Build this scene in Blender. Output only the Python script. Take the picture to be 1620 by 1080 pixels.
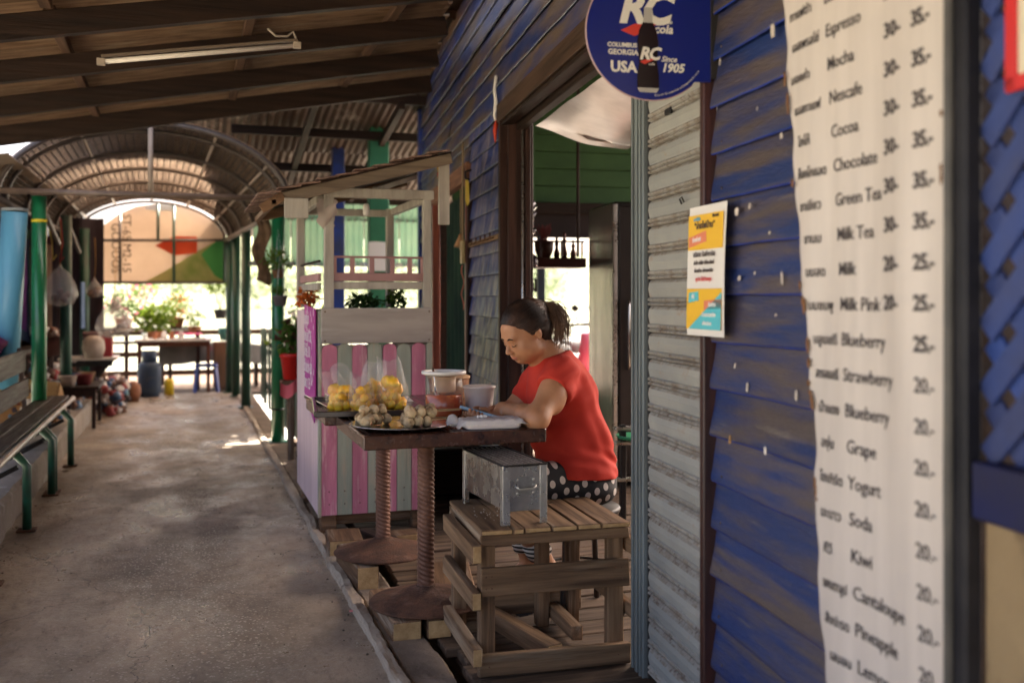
import bpy, bmesh, math, random
import numpy as np
from mathutils import Vector, Matrix, noise as mn
random.seed(7); rng = np.random.default_rng(7)
R = math.radians
S = bpy.context.scene
COL = S.collection
for o in list(bpy.data.objects): bpy.data.objects.remove(o)

# ------------------------------------------------------------ camera, sky, sun, exposure
EYE = 1.30; YAW = R(18.27); CY, SY = math.cos(YAW), math.sin(YAW)
cam = bpy.data.cameras.new('camera'); camo = bpy.data.objects.new('camera', cam); COL.objects.link(camo)
camo.location = (0, 0, EYE); camo.rotation_euler = (R(90), 0, -YAW)
cam.lens = 35; cam.sensor_width = 36; cam.shift_y = -70/1620
cam.clip_start = .05; cam.clip_end = 3000
cam.dof.use_dof = True; cam.dof.focus_distance = 4.0; cam.dof.aperture_fstop = 1.9
S.camera = camo
SUN_EL, SUN_AZ = R(50), R(62)          # azimuth from +Y towards +X: the sun stands beyond the shop
W = bpy.data.worlds.new('World'); S.world = W; W.use_nodes = True
nt = W.node_tree; bg = nt.nodes['Background']
sky = nt.nodes.new('ShaderNodeTexSky'); sky.sky_type = 'NISHITA'; sky.sun_disc = False
sky.sun_elevation = SUN_EL; sky.sun_rotation = SUN_AZ
sky.air_density = .45; sky.dust_density = 6.0; sky.ozone_density = 0.0; sky.altitude = 0
tn = nt.nodes.new('ShaderNodeVectorMath'); tn.operation = 'MULTIPLY'; tn.inputs[1].default_value = (1.07, .97, .84)   # hazy, warm tropical air
nt.links.new(sky.outputs[0], tn.inputs[0]); nt.links.new(tn.outputs[0], bg.inputs[0]); bg.inputs[1].default_value = .15
sun = bpy.data.lights.new('sun', 'SUN'); suno = bpy.data.objects.new('sun', sun); COL.objects.link(suno)
sun.energy = 4.5; sun.angle = R(.5); sun.color = (1, .93, .82)
suno.rotation_euler = Vector((-math.sin(SUN_AZ)*math.cos(SUN_EL), -math.cos(SUN_AZ)*math.cos(SUN_EL), -math.sin(SUN_EL))).to_track_quat('-Z', 'Y').to_euler()
suno.location = (20, 30, 30)
vs = S.view_settings
vs.view_transform = 'Standard'; vs.look = 'None'; vs.gamma = 1; vs.use_curve_mapping = False
vs.exposure = 3.1
try:
    vs.use_white_balance = False
except Exception: pass
S.cycles.use_denoising = True
S.cycles.max_bounces = 10; S.cycles.diffuse_bounces = 5; S.cycles.transparent_max_bounces = 16
S.cycles.sample_clamp_indirect = 6; S.cycles.caustics_reflective = False; S.cycles.caustics_refractive = False

# ------------------------------------------------------------ frames
def at(px, py, d):
    """point seen at photo pixel (px,py) at depth d metres along the view axis"""
    xc = (px-810)/1575*d
    return Vector((xc*CY+d*SY, -xc*SY+d*CY, EYE-(py-470)/1575*d))
WO = Vector((1.534, 3.18, 0)); WA = R(-6.44)
def wp(t, z, out=0.0):
    """point on the shop wall: t metres along, height z, out metres in front"""
    c, s = math.cos(WA), math.sin(WA)
    x, y = -out, t
    return Vector((WO.x+x*c-y*s, WO.y+x*s+y*c, z))

# ------------------------------------------------------------ mesh builder
class MB:
    def __init__(s): s.v=[]; s.f=[]; s.m=[]; s.sm=[]
    def add(s, vs_, fs, mi=0, smooth=False, M=None):
        b=len(s.v)
        if M is not None: vs_=[M@Vector(v) for v in vs_]
        s.v += [tuple(v) for v in vs_]
        s.f += [tuple(i+b for i in f) for f in fs]
        s.m += [mi]*len(fs); s.sm += [smooth]*len(fs)
        return s
    def box(s, c, d, b=.002, M=None, mi=0, jit=0):
        """chamfered box: centre c, size d, chamfer b"""
        hx,hy,hz=[q/2 for q in d]; b=min(b,hx*.6,hy*.6,hz*.6)
        V=[];idx={}
        for sx in(-1,1):
            for sy in(-1,1):
                for sz in(-1,1):
                    j=[random.uniform(-jit,jit) for _ in range(3)] if jit else (0,0,0)
                    for a in range(3):
                        p=[hx*sx,hy*sy,hz*sz]
                        for q in range(3):
                            if q!=a: p[q]-= b*(sx,sy,sz)[q]
                        idx[(sx,sy,sz,a)]=len(V); V.append((c[0]+p[0]+j[0],c[1]+p[1]+j[1],c[2]+p[2]+j[2]))
        F=[]
        for a in range(3):
            o=[q for q in range(3) if q!=a]
            for sg in(-1,1):
                L=[]
                for u,w in((-1,-1),(1,-1),(1,1),(-1,1)):
                    k=[0,0,0];k[a]=sg;k[o[0]]=u;k[o[1]]=w;L.append(idx[(*k,a)])
                F.append(L)
        for a in range(3):
            o=[q for q in range(3) if q!=a]
            for u in(-1,1):
                for w in(-1,1):
                    k1=[0,0,0];k1[a]=-1;k1[o[0]]=u;k1[o[1]]=w
                    k2=list(k1);k2[a]=1
                    F.append([idx[(*k1,o[0])],idx[(*k2,o[0])],idx[(*k2,o[1])],idx[(*k1,o[1])]])
        for sx in(-1,1):
            for sy in(-1,1):
                for sz in(-1,1): F.append([idx[(sx,sy,sz,a)] for a in range(3)])
        return s.add(V,F,mi,False,M)
    def bar(s, a, b, w, h, ch=.002, mi=0, up=(0,0,1), M=None):
        """box from a to b, width w (sideways), height h"""
        a=Vector(a);b=Vector(b);d=(b-a);L=d.length;y=d.normalized();up=Vector(up)
        x=y.cross(up)
        if x.length<1e-4: x=y.cross(Vector((1,0,0)))
        x.normalize();z=x.cross(y)
        T=Matrix(((x.x,y.x,z.x,(a.x+b.x)/2),(x.y,y.y,z.y,(a.y+b.y)/2),(x.z,y.z,z.z,(a.z+b.z)/2),(0,0,0,1)))
        if M is not None: T=M@T
        return s.box((0,0,0),(w,L,h),ch,T,mi)
    def tube(s, pts, r, n=8, mi=0, cap=True, M=None, smooth=True):
        pts=[Vector(p) for p in pts]; k=len(pts)
        rr=r if isinstance(r,(list,tuple)) else [r]*k
        V=[];F=[];prev=None
        for i,p in enumerate(pts):
            t=(pts[min(i+1,k-1)]-pts[max(i-1,0)])
            t=t.normalized() if t.length>1e-9 else Vector((0,0,1))
            if prev is None:
                u=t.orthogonal().normalized()
            else:
                u=prev-t*prev.dot(t); u=u.normalized() if u.length>1e-6 else t.orthogonal().normalized()
            prev=u;w=t.cross(u)
            for j in range(n):
                a=2*math.pi*j/n; V.append(p+(u*math.cos(a)+w*math.sin(a))*rr[i])
        for i in range(k-1):
            for j in range(n):
                F.append((i*n+j,i*n+(j+1)%n,(i+1)*n+(j+1)%n,(i+1)*n+j))
        s.add(V,F,mi,smooth,M)
        if cap:
            s.add(V[:n],[tuple(range(n))[::-1]],mi,False,M); s.add(V[-n:],[tuple(range(n))],mi,False,M)
        return s
    def lathe(s, prof, n=24, c=(0,0,0), mi=0, M=None, smooth=True, sx=1, sy=1):
        V=[];F=[];k=len(prof)
        for r,z in prof:
            for j in range(n):
                a=2*math.pi*j/n; V.append((c[0]+r*sx*math.cos(a),c[1]+r*sy*math.sin(a),c[2]+z))
        for i in range(k-1):
            for j in range(n): F.append((i*n+j,i*n+(j+1)%n,(i+1)*n+(j+1)%n,(i+1)*n+j))
        if prof[0][0]>1e-5: F.append(tuple(range(n))[::-1])
        if prof[-1][0]>1e-5: F.append(tuple(range((k-1)*n,k*n)))
        return s.add(V,F,mi,smooth,M)
    def ball(s, c, r, n=10, m=7, mi=0, M=None, lump=0):
        if not isinstance(r,(list,tuple)): r=(r,r,r)
        V=[];F=[];sd=random.random()*50
        for i in range(m+1):
            th=math.pi*i/m
            for j in range(n):
                a=2*math.pi*j/n; q=Vector((math.sin(th)*math.cos(a),math.sin(th)*math.sin(a),math.cos(th)))
                f=1+(lump*mn.noise(q*2.2+Vector((sd,0,0))) if lump else 0)
                V.append((c[0]+q.x*r[0]*f,c[1]+q.y*r[1]*f,c[2]+q.z*r[2]*f))
        for i in range(m):
            for j in range(n): F.append((i*n+j,(i+1)*n+j,(i+1)*n+(j+1)%n,i*n+(j+1)%n))
        return s.add(V,F,mi,True,M)
    def prism(s, poly, h, M=None, mi=0, z0=0):
        """2D polygon in local XY extruded along Z"""
        n=len(poly); V=[(x,y,z0) for x,y in poly]+[(x,y,z0+h) for x,y in poly]
        F=[tuple(range(n))[::-1],tuple(range(n,2*n))]+[(i,(i+1)%n,n+(i+1)%n,n+i) for i in range(n)]
        return s.add(V,F,mi,False,M)
    def grid(s, fn, nu, nv, mi=0, smooth=True, M=None):
        V=[fn(i/nu,j/nv) for i in range(nu+1) for j in range(nv+1)]
        F=[(i*(nv+1)+j,(i+1)*(nv+1)+j,(i+1)*(nv+1)+j+1,i*(nv+1)+j+1) for i in range(nu) for j in range(nv)]
        return s.add(V,F,mi,smooth,M)
    def mesh(s, name, mats, fix=True):
        me=bpy.data.meshes.new(name); me.from_pydata(s.v,[],s.f)
        me.polygons.foreach_set('material_index',s.m); me.polygons.foreach_set('use_smooth',s.sm)
        for m in (mats if isinstance(mats,(list,tuple)) else [mats]): me.materials.append(m)
        if fix:
            bm=bmesh.new(); bm.from_mesh(me)
            bmesh.ops.remove_doubles(bm,verts=bm.verts,dist=1e-6)
            bmesh.ops.recalc_face_normals(bm,faces=bm.faces); bm.to_mesh(me); bm.free()
        me.update(); return me

def link(name, data, parent=None, loc=None, rz=0, rot=None):
    o=bpy.data.objects.new(name,data); COL.objects.link(o)
    if parent: o.parent=parent
    if loc is not None: o.location=loc
    if rot: o.rotation_euler=rot
    elif rz: o.rotation_euler=(0,0,rz)
    return o
def part(name, mb, mat, parent, loc=None, rz=0, rot=None, label=None, kind=None, fix=True):
    me = mb.mesh(name,mat,fix) if isinstance(mb,MB) else mb
    o=link(name,me,parent,loc,rz,rot)
    if label: o['label']=label
    if kind: o['kind']=kind
    return o
def tag(o,label,cat,group=None):
    o['label']=label; o['category']=cat
    if group: o['group']=group
    return o
def thing(name,label,cat,loc=(0,0,0),rz=0,group=None,rot=None):
    return tag(link(name,None,None,loc,rz,rot),label,cat,group)
def solo(name,mb,mat,label,cat,loc=(0,0,0),rz=0,group=None,rot=None,fix=True):
    return tag(part(name,mb,mat,None,loc,rz,rot,fix=fix),label,cat,group)
def struct(name,mb,mat,loc=None,rz=0,fix=True):
    return part(name,mb,mat,None,loc,rz,kind='structure',fix=fix)
def copy_tree(o,parent=None):
    c=o.copy(); COL.objects.link(c); c.parent=parent
    for ch in list(o.children): copy_tree(ch,c)
    return c
def N3(x,y=0,z=0): return mn.noise(Vector((x,y,z)))

# ------------------------------------------------------------ materials
MATS={}
def mat(name, col, rough=.6, col2=None, scale=6, stretch=(1,1,1), mix=(.35,.65), bump=.0, bscale=40, metal=0,
        tint=.0, spec=None, coat=0, alpha=1, trans=0, col3=None, scale3=3, mix3=(.55,.7), emit=None, transl=0, rvar=0, detail=6, sss=0, bstretch=None):
    """procedural material: base colour broken up by one or two noises, fine relief, gloss variation"""
    if name in MATS: return MATS[name]
    m=bpy.data.materials.new(name); m.use_nodes=True; nt=m.node_tree; N=nt.nodes; L=nt.links
    p=N['Principled BSDF']; MATS[name]=m
    tc=N.new('ShaderNodeTexCoord'); oi=N.new('ShaderNodeObjectInfo')
    off=N.new('ShaderNodeVectorMath'); off.operation='MULTIPLY_ADD'; off.inputs[1].default_value=(1,1,1)
    L.new(tc.outputs['Object'],off.inputs[0])
    rv=N.new('ShaderNodeVectorMath'); rv.operation='SCALE'; rv.inputs[3].default_value=17
    cb=N.new('ShaderNodeCombineXYZ')
    for i in range(3): L.new(oi.outputs['Random'],cb.inputs[i])
    L.new(cb.outputs[0],rv.inputs[0]); L.new(rv.outputs[0],off.inputs[2])
    def noise(sc,st,dt=detail,ro=.6):
        mp=N.new('ShaderNodeMapping'); mp.inputs['Scale'].default_value=st; L.new(off.outputs[0],mp.inputs[0])
        n=N.new('ShaderNodeTexNoise'); n.inputs['Scale'].default_value=sc; n.inputs['Detail'].default_value=dt; n.inputs['Roughness'].default_value=ro
        L.new(mp.outputs[0],n.inputs['Vector']); return n.outputs['Fac']
    def ramp(src,a,b):
        r=N.new('ShaderNodeMapRange'); r.inputs[1].default_value=a; r.inputs[2].default_value=b; r.clamp=True; L.new(src,r.inputs[0]); return r.outputs[0]
    def mixc(f,a,b):
        x=N.new('ShaderNodeMix'); x.data_type='RGBA'
        if hasattr(f,'links'): L.new(f,x.inputs[0])
        else: x.inputs[0].default_value=f
        for v,k in((a,6),(b,7)):
            if hasattr(v,'links'): L.new(v,x.inputs[k])
            else: x.inputs[k].default_value=(*v,1)
        return x.outputs[2]
    c=col
    if col2 is not None: c=mixc(ramp(noise(scale,stretch),*mix),col,col2)
    if col3 is not None: c=mixc(ramp(noise(scale3,stretch,5,.7),*mix3),c,col3)
    if tint:
        hv=N.new('ShaderNodeHueSaturation'); mr=N.new('ShaderNodeMapRange'); L.new(oi.outputs['Random'],mr.inputs[0])
        mr.inputs[3].default_value=1-tint; mr.inputs[4].default_value=1+tint; L.new(mr.outputs[0],hv.inputs['Value'])
        if hasattr(c,'links'): L.new(c,hv.inputs['Color'])
        else: hv.inputs['Color'].default_value=(*c,1)
        c=hv.outputs[0]
    if hasattr(c,'links'): L.new(c,p.inputs['Base Color'])
    else: p.inputs['Base Color'].default_value=(*c,1)
    p.inputs['Roughness'].default_value=rough; p.inputs['Metallic'].default_value=metal
    p.inputs['Specular IOR Level'].default_value=(.5 if rough<.45 else .22) if spec is None else spec
    if coat: p.inputs['Coat Weight'].default_value=coat; p.inputs['Coat Roughness'].default_value=.15
    if trans: p.inputs['Transmission Weight'].default_value=trans
    if sss: p.inputs['Subsurface Weight'].default_value=sss; p.inputs['Subsurface Radius'].default_value=(.012,.004,.002); p.inputs['Subsurface Scale'].default_value=1
    if rvar:
        mr=N.new('ShaderNodeMapRange'); L.new(noise(scale*1.7,stretch,4),mr.inputs[0]); mr.inputs[1].default_value=.3; mr.inputs[2].default_value=.7
        mr.inputs[3].default_value=max(.03,rough-rvar); mr.inputs[4].default_value=min(1,rough+rvar); L.new(mr.outputs[0],p.inputs['Roughness'])
    if bump:
        b=N.new('ShaderNodeBump'); b.inputs['Strength'].default_value=min(1,bump); b.inputs['Distance'].default_value=.01
        L.new(noise(bscale,bstretch or stretch,4),b.inputs['Height']); L.new(b.outputs[0],p.inputs['Normal'])
    if emit: p.inputs['Emission Color'].default_value=(*emit[:3],1); p.inputs['Emission Strength'].default_value=emit[3]
    out=N['Material Output']; sh=p.outputs[0]
    if transl:
        t=N.new('ShaderNodeBsdfTranslucent'); ms=N.new('ShaderNodeMixShader'); ms.inputs[0].default_value=transl
        if hasattr(c,'links'): L.new(c,t.inputs[0])
        else: t.inputs[0].default_value=(*c,1)
        L.new(sh,ms.inputs[1]); L.new(t.outputs[0],ms.inputs[2]); sh=ms.outputs[0]
    if alpha<1:
        t=N.new('ShaderNodeBsdfTransparent'); ms=N.new('ShaderNodeMixShader'); ms.inputs[0].default_value=alpha
        L.new(t.outputs[0],ms.inputs[1]); L.new(sh,ms.inputs[2]); sh=ms.outputs[0]
    L.new(sh,out.inputs[0]); return m
def wood(name,c1,c2,axis=1,rough=.75,tint=.25,bump=.5,c3=None,**k):
    st=[26,26,26]; st[axis]=1.6
    return mat(name,c1,rough,c2,scale=1.0,stretch=tuple(st),bump=bump,bscale=1.3,tint=tint,col3=c3,scale3=.35,**k)
# timber in the directions boards run
OLDW=((.22,.125,.068),(.07,.036,.02)); 
wood_x=wood('old_wood_x',*OLDW,axis=0,c3=(.38,.31,.24)); wood_y=wood('old_wood_y',*OLDW,axis=1,c3=(.38,.31,.24)); wood_z=wood('old_wood_z',*OLDW,axis=2,c3=(.38,.31,.24))
deck_x=wood('deck_wood',(.155,.105,.072),(.06,.038,.027),axis=0,tint=.3)
endgrain=mat('end_grain',(.50,.33,.16),.8,(.36,.22,.10),scale=30,bump=.3,bscale=60)
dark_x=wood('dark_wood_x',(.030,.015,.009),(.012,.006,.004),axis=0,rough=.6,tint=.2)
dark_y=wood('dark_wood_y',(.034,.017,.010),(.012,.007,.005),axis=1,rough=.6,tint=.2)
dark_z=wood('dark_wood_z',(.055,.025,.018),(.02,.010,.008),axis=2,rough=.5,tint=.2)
roof_x=wood('roof_board_wood',(.34,.21,.12),(.17,.095,.052),axis=0,rough=.85,tint=.3,c3=(.38,.28,.18))
table_wood=wood('table_wood',(.085,.032,.018),(.03,.011,.008),axis=1,rough=.22,tint=.1,bump=.12,coat=.3,rvar=.1)
bench_wood=wood('bench_wood',(.065,.036,.026),(.026,.015,.011),axis=1,rough=.5,spec=.25,tint=.15,bump=.2,rvar=.15)
BL=dict(rough=.42,rvar=.14,tint=.10)
blue_y=mat('weathered_blue_paint',(.014,.034,.135),col2=(.095,.073,.070),scale=1.6,stretch=(1,.9,9),mix=(.40,.60),bump=.35,bscale=9,bstretch=(1,3,22),col3=(.20,.17,.15),scale3=2.2,mix3=(.62,.78),**BL)
blue_worn=mat('peeling_blue_paint',(.018,.045,.22),col2=(.24,.21,.275),scale=2.6,stretch=(1,3.5,1.6),mix=(.46,.64),bump=.5,bscale=9,bstretch=(1,12,3),col3=(.04,.03,.045),scale3=4,mix3=(.56,.68),**BL)
blue_up=mat('dusty_blue_paint',(.016,.034,.15),col2=(.12,.085,.062),scale=1.3,stretch=(1,1.0,5),mix=(.40,.60),bump=.25,bscale=8,bstretch=(1,3,20),**BL)
blue_edge=mat('blue_trim_paint',(.012,.035,.22),.4,(.03,.035,.09),scale=8)
red_trim=wood('dark_red_trim',(.06,.018,.014),(.028,.012,.010),axis=2,rough=.4,tint=.1,bump=.3)
red_door=wood('orange_red_paint',(.33,.075,.035),(.13,.035,.022),axis=2,rough=.4,tint=.1,bump=.25)
green_post=mat('green_gloss_paint',(.012,.19,.07),.28,(.010,.13,.05),scale=5,coat=.3,bump=.05)
green_dark=mat('dark_green_paint',(.012,.075,.045),.4,(.02,.05,.04),scale=5)
green_int=mat('green_interior_paint',(.055,.12,.045),.6,(.04,.09,.035),scale=4,bump=.1,tint=.08)
steel=mat('galvanised_steel',(.66,.65,.62),.32,(.46,.44,.41),scale=9,metal=.85,bump=.05,bscale=30,rvar=.12)
steel_dark=mat('smoked_steel',(.20,.19,.19),.33,(.10,.09,.09),scale=14,metal=.9,rvar=.1)
chrome=mat('polished_steel',(.72,.70,.68),.14,(.55,.5,.47),scale=12,metal=1,rvar=.06)
black_metal=mat('black_metal',(.02,.02,.022),.45,(.035,.03,.028),scale=15)
rust=mat('rusty_iron',(.16,.075,.045),.75,(.085,.045,.032),scale=18,bump=.8,bscale=120,metal=.15,col3=(.24,.14,.10),scale3=5)
rust_col=mat('rust_brown_column',(.20,.10,.065),.5,(.13,.06,.04),scale=10,metal=.2,bump=.2)
concrete=mat('concrete',(.36,.31,.26),.8,(.23,.19,.16),scale=3,bump=.5,bscale=50,col3=(.45,.41,.37),scale3=6)
# ============================================================ SETTING
def empty_struct(name, loc=(0,0,0), rz=0):
    o=link(name,None,None,loc,rz); o['kind']='structure'; return o
# river and far bank
water=mat('river_water',(.25,.24,.19),.12,(.30,.28,.22),scale=.3,bump=.25,bscale=1.5)
struct('river',MB().grid(lambda u,v:(-900+1800*u,-60+1100*v,-1.6),8,8),water,fix=False)
mud=mat('mud',(.10,.075,.055),.85,(.06,.045,.035),scale=2,bump=.4,bscale=9)
struct('muddy_ground',MB().grid(lambda u,v:(-.9+16*u,-9+22*v,-.75+.12*N3(u*6,v*9)),24,30),mud,fix=False)
bank=mat('bank_soil',(.16,.17,.10),.9,(.10,.12,.06),scale=.05)
struct('far_bank',MB().grid(lambda u,v:(-700+1400*u,190+260*v,-1.9+26*v*v+7*v*N3(u*9,v*3)+1.2*v),80,10),bank,fix=False)
def leaves(n,fn,size,nrm=None,aspect=.45,curl=.3,mi=0,flat=.0):
    """n leaf quads (two triangles folded on the midrib) at points given by fn()"""
    V=[];F=[]
    for i in range(n):
        p,sc=fn(); a=random.uniform(0,6.283); e=random.uniform(-.9,1.1)*(1-flat)
        d=Vector((math.cos(a)*math.cos(e),math.sin(a)*math.cos(e),math.sin(e)))
        w=d.cross(Vector((random.gauss(0,.5),random.gauss(0,.5),1))).normalized(); up=w.cross(d)
        L=size*sc*random.uniform(.65,1.25); b=len(V); p=Vector(p)
        m=p+d*L*.5-up*L*curl*.1; t=p+d*L-up*L*curl
        V+=[p,m+w*L*aspect*.5+up*L*.06,t,m-w*L*aspect*.5+up*L*.06,m]
        F+=[(b,b+4,b+1),(b+4,b+2,b+1),(b,b+3,b+4),(b+3,b+2,b+4)]
    return V,F
def leafmat(n,c,c2,tr=.35): return mat(n,c,.5,c2,scale=9,transl=tr,tint=.2)
lf_mid=leafmat('leaf_mid_green',(.07,.15,.025),(.12,.20,.03)); lf_lime=leafmat('leaf_lime',(.22,.30,.03),(.12,.22,.03),.5)
lf_dark=leafmat('leaf_dark_green',(.03,.075,.02),(.05,.10,.025),.2); lf_pink=leafmat('pink_petals',(.62,.10,.22),(.70,.25,.35),.4)
lf_orange=leafmat('orange_petals',(.75,.22,.03),(.60,.12,.03),.4); lf_far=leafmat('haze_paled_leaves',(.20,.25,.14),(.15,.20,.11),.3)  # far leaves made paler: distance haze is painted into their colour
far=MB()
for i in range(170):
    x=random.uniform(-190,330); h=random.uniform(5,11); y=random.uniform(196,235); z=(y-190)*.05-1
    c=Vector((x,y,z+h*.55)); rx=random.uniform(4,8)
    far.add(*leaves(240,lambda:(c+Vector((random.gauss(0,rx*.5),random.gauss(0,3),random.gauss(0,h*.25))),1),1.3))
o=solo('far_treeline',far,lf_far,'hazy green line of trees on the far river bank','treeline',fix=False); o['kind']='stuff'

# corridor floor: worn concrete with exposed, slightly polished gravel along the middle
m=bpy.data.materials.new('worn_path_concrete'); m.use_nodes=True; nt=m.node_tree; N=nt.nodes; L=nt.links; p=N['Principled BSDF']
tc=N.new('ShaderNodeTexCoord'); sep=N.new('ShaderNodeSeparateXYZ'); L.new(tc.outputs['Object'],sep.inputs[0])
def nz(sc,det=6,st=(1,1,1),ro=.6):
    mp=N.new('ShaderNodeMapping'); mp.inputs['Scale'].default_value=st; L.new(tc.outputs['Object'],mp.inputs[0])
    n=N.new('ShaderNodeTexNoise'); n.inputs['Scale'].default_value=sc; n.inputs['Detail'].default_value=det; n.inputs['Roughness'].default_value=ro; L.new(mp.outputs[0],n.inputs['Vector']); return n.outputs['Fac']
def mr(s,a,b,c=0,d=1):
    r=N.new('ShaderNodeMapRange'); L.new(s,r.inputs[0])
    for i,v in enumerate((a,b,c,d)): r.inputs[i+1].default_value=v
    return r.outputs[0]
def mth(op,a,b):
    x=N.new('ShaderNodeMath'); x.operation=op; x.use_clamp=True
    for i,v in enumerate((a,b)):
        if hasattr(v,'links'): L.new(v,x.inputs[i])
        else: x.inputs[i].default_value=v
    return x.outputs[0]
def mx(f,a,b):
    x=N.new('ShaderNodeMix'); x.data_type='RGBA'; L.new(f,x.inputs[0])
    for v,k in((a,6),(b,7)):
        if hasattr(v,'links'): L.new(v,x.inputs[k])
        else: x.inputs[k].default_value=(*v,1)
    return x.outputs[2]
xo=mth('ABSOLUTE',mth('ADD',sep.outputs[0],0),0)
ab=N.new('ShaderNodeMath'); ab.operation='ABSOLUTE'; ad=N.new('ShaderNodeMath'); ad.operation='ADD'; ad.inputs[1].default_value=-.02
L.new(sep.outputs[0],ad.inputs[0]); L.new(ad.outputs[0],ab.inputs[0])
wear=mth('MULTIPLY',mr(ab.outputs[0],.62,.12),mr(nz(1.3,6,(1,.55,1)),.36,.62))
patch=mr(nz(1.7,8,(1,.8,1),.7),.40,.64)
base=mx(patch,(.41,.325,.245),(.20,.158,.12))
base=mx(mr(nz(26,6,(1,.35,1),.7),.52,.72),base,(.17,.13,.10))
stain=mr(nz(2.6,8,(1,2.2,1),.75),.60,.72); base=mx(stain,base,(.085,.068,.056))
base=mx(mth('MULTIPLY',wear,.85),base,(.10,.078,.062))
vo=N.new('ShaderNodeTexVoronoi'); vo.inputs['Scale'].default_value=62; L.new(tc.outputs['Object'],vo.inputs['Vector'])
st=mr(vo.outputs['Distance'],.38,.22); sc_=mth('MULTIPLY',st,mth('MULTIPLY',wear,mr(nz(60,2),.42,.50)))
base=mx(sc_,base,(.64,.58,.50))
vc=N.new('ShaderNodeTexVoronoi'); vc.feature='DISTANCE_TO_EDGE'; vc.inputs['Scale'].default_value=.62
wd=N.new('ShaderNodeVectorMath'); wd.operation='MULTIPLY_ADD'; wd.inputs[1].default_value=(.35,.35,.35); nn_=N.new('ShaderNodeTexNoise'); nn_.inputs['Scale'].default_value=3.5; nn_.inputs['Detail'].default_value=7; L.new(tc.outputs['Object'],nn_.inputs['Vector'])
L.new(nn_.outputs['Color'],wd.inputs[0]); L.new(tc.outputs['Object'],wd.inputs[2]); L.new(wd.outputs[0],vc.inputs['Vector'])
base=mx(mr(vc.outputs['Distance'],.0024,.0008),base,(.11,.088,.07))
L.new(base,p.inputs['Base Color'])
rg=mr(nz(2.2,7,(1,.6,1),.7),.36,.60,.18,.72); L.new(rg,p.inputs['Roughness'])
b=N.new('ShaderNodeBump'); b.inputs['Strength'].default_value=1.0; b.inputs['Distance'].default_value=.008
hh=N.new('ShaderNodeMath'); hh.operation='MULTIPLY_ADD'; L.new(sc_,hh.inputs[0]); hh.inputs[1].default_value=.35; L.new(nz(38,7,(1,1,1),.7),hh.inputs[2])
L.new(hh.outputs[0],b.inputs['Height'])
b2=N.new('ShaderNodeBump'); b2.inputs['Strength'].default_value=.5; b2.inputs['Distance'].default_value=.02; L.new(nz(4,4),b2.inputs['Height']); L.new(b2.outputs[0],b.inputs['Normal'])
L.new(b.outputs[0],p.inputs['Normal']); path_m=m
fl=MB()
fl.grid(lambda u,v:(-.93+1.61*u,-3+17.25*v,.006*N3(u*4,v*20)+.003*N3(u*14,v*90)),26,240)
fl.box((-.125,5.6,-.12),(1.61,17.2,.2),.004)
struct('concrete_path',fl,path_m,fix=False)
# kerbs
def kerb(x0,x1,y0,y1,z,seed):
    mb=MB(); prof=[(x0,-.2),(x0-.0,z-.012),(x0+.012,z),(x1-.02,z-.004),(x1,z-.03),(x1,-.2)]
    n=420
    def f(u,v):
        y=y0+(y1-y0)*u; k=v*(len(prof)-1); i=min(int(k),len(prof)-2); t=k-i
        x=prof[i][0]*(1-t)+prof[i+1][0]*t; zz=prof[i][1]*(1-t)+prof[i+1][1]*t
        return (x+.010*N3(y*3,seed,v*3)+.006*N3(y*11,seed,v*5)+.005*N3(y*31,seed,v*9)+(.02*N3(y*5,9) if v>.8 else 0),y,zz+.008*N3(y*7,seed+3,v*4)+.004*N3(y*23,seed,v*7))
    return mb.grid(f,n,10,smooth=False)
kerb_m=mat('kerb_concrete',(.47,.40,.32),.8,(.30,.24,.19),scale=3,bump=.6,bscale=45,col3=(.16,.125,.10),scale3=5,mix3=(.6,.72))
struct('kerb_edge',kerb(.665,.73,1.4,14.2,.028,2),kerb_m,fix=False)
struct('rough_concrete_strip',kerb(.725,.895,1.4,14.2,.006,5),mat('rough_concrete',(.30,.235,.18),.9,(.17,.13,.10),scale=4,bump=.9,bscale=30),fix=False)
struct('low_kerb_wall',kerb(-1.22,-.925,1.4,14.0,.20,8),concrete,fix=False)
# timber deck in front of and inside the shop: every plank an object
deck=empty_struct('timber_deck')
bmods=[]
for k in range(4):
    mb=MB(); mb.box((1.9,0,-.0175),(3.8,.142,.035),.004); bmods.append(mb)
y=1.6; i=0
meshes=[b.mesh('plank',deck_x) for b in bmods]
while y<9.3:
    w=.155; o=link('plank',meshes[i%4],deck,(.935+random.uniform(-.012,.035),y,random.uniform(-.008,.0))); o.rotation_euler=(0,random.uniform(-.002,.002),random.uniform(-.006,.006))
    y+=w+random.uniform(-.002,.006); i+=1
for x in (1.0,2.2,3.6): part('joist',MB().box((x,5.5,-.09),(.08,8,.10),.004),dark_y,deck)
# floor beyond the room and landing at the end
land=empty_struct('landing_deck')
me=MB().box((0,0,-.02),(4.6,.19,.04),.004).mesh('plank',deck_x)
for k in range(22): link('plank',me,land,(0.3+random.uniform(-.03,.03),14.38+k*.2,-.02+random.uniform(-.004,.004)))

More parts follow.
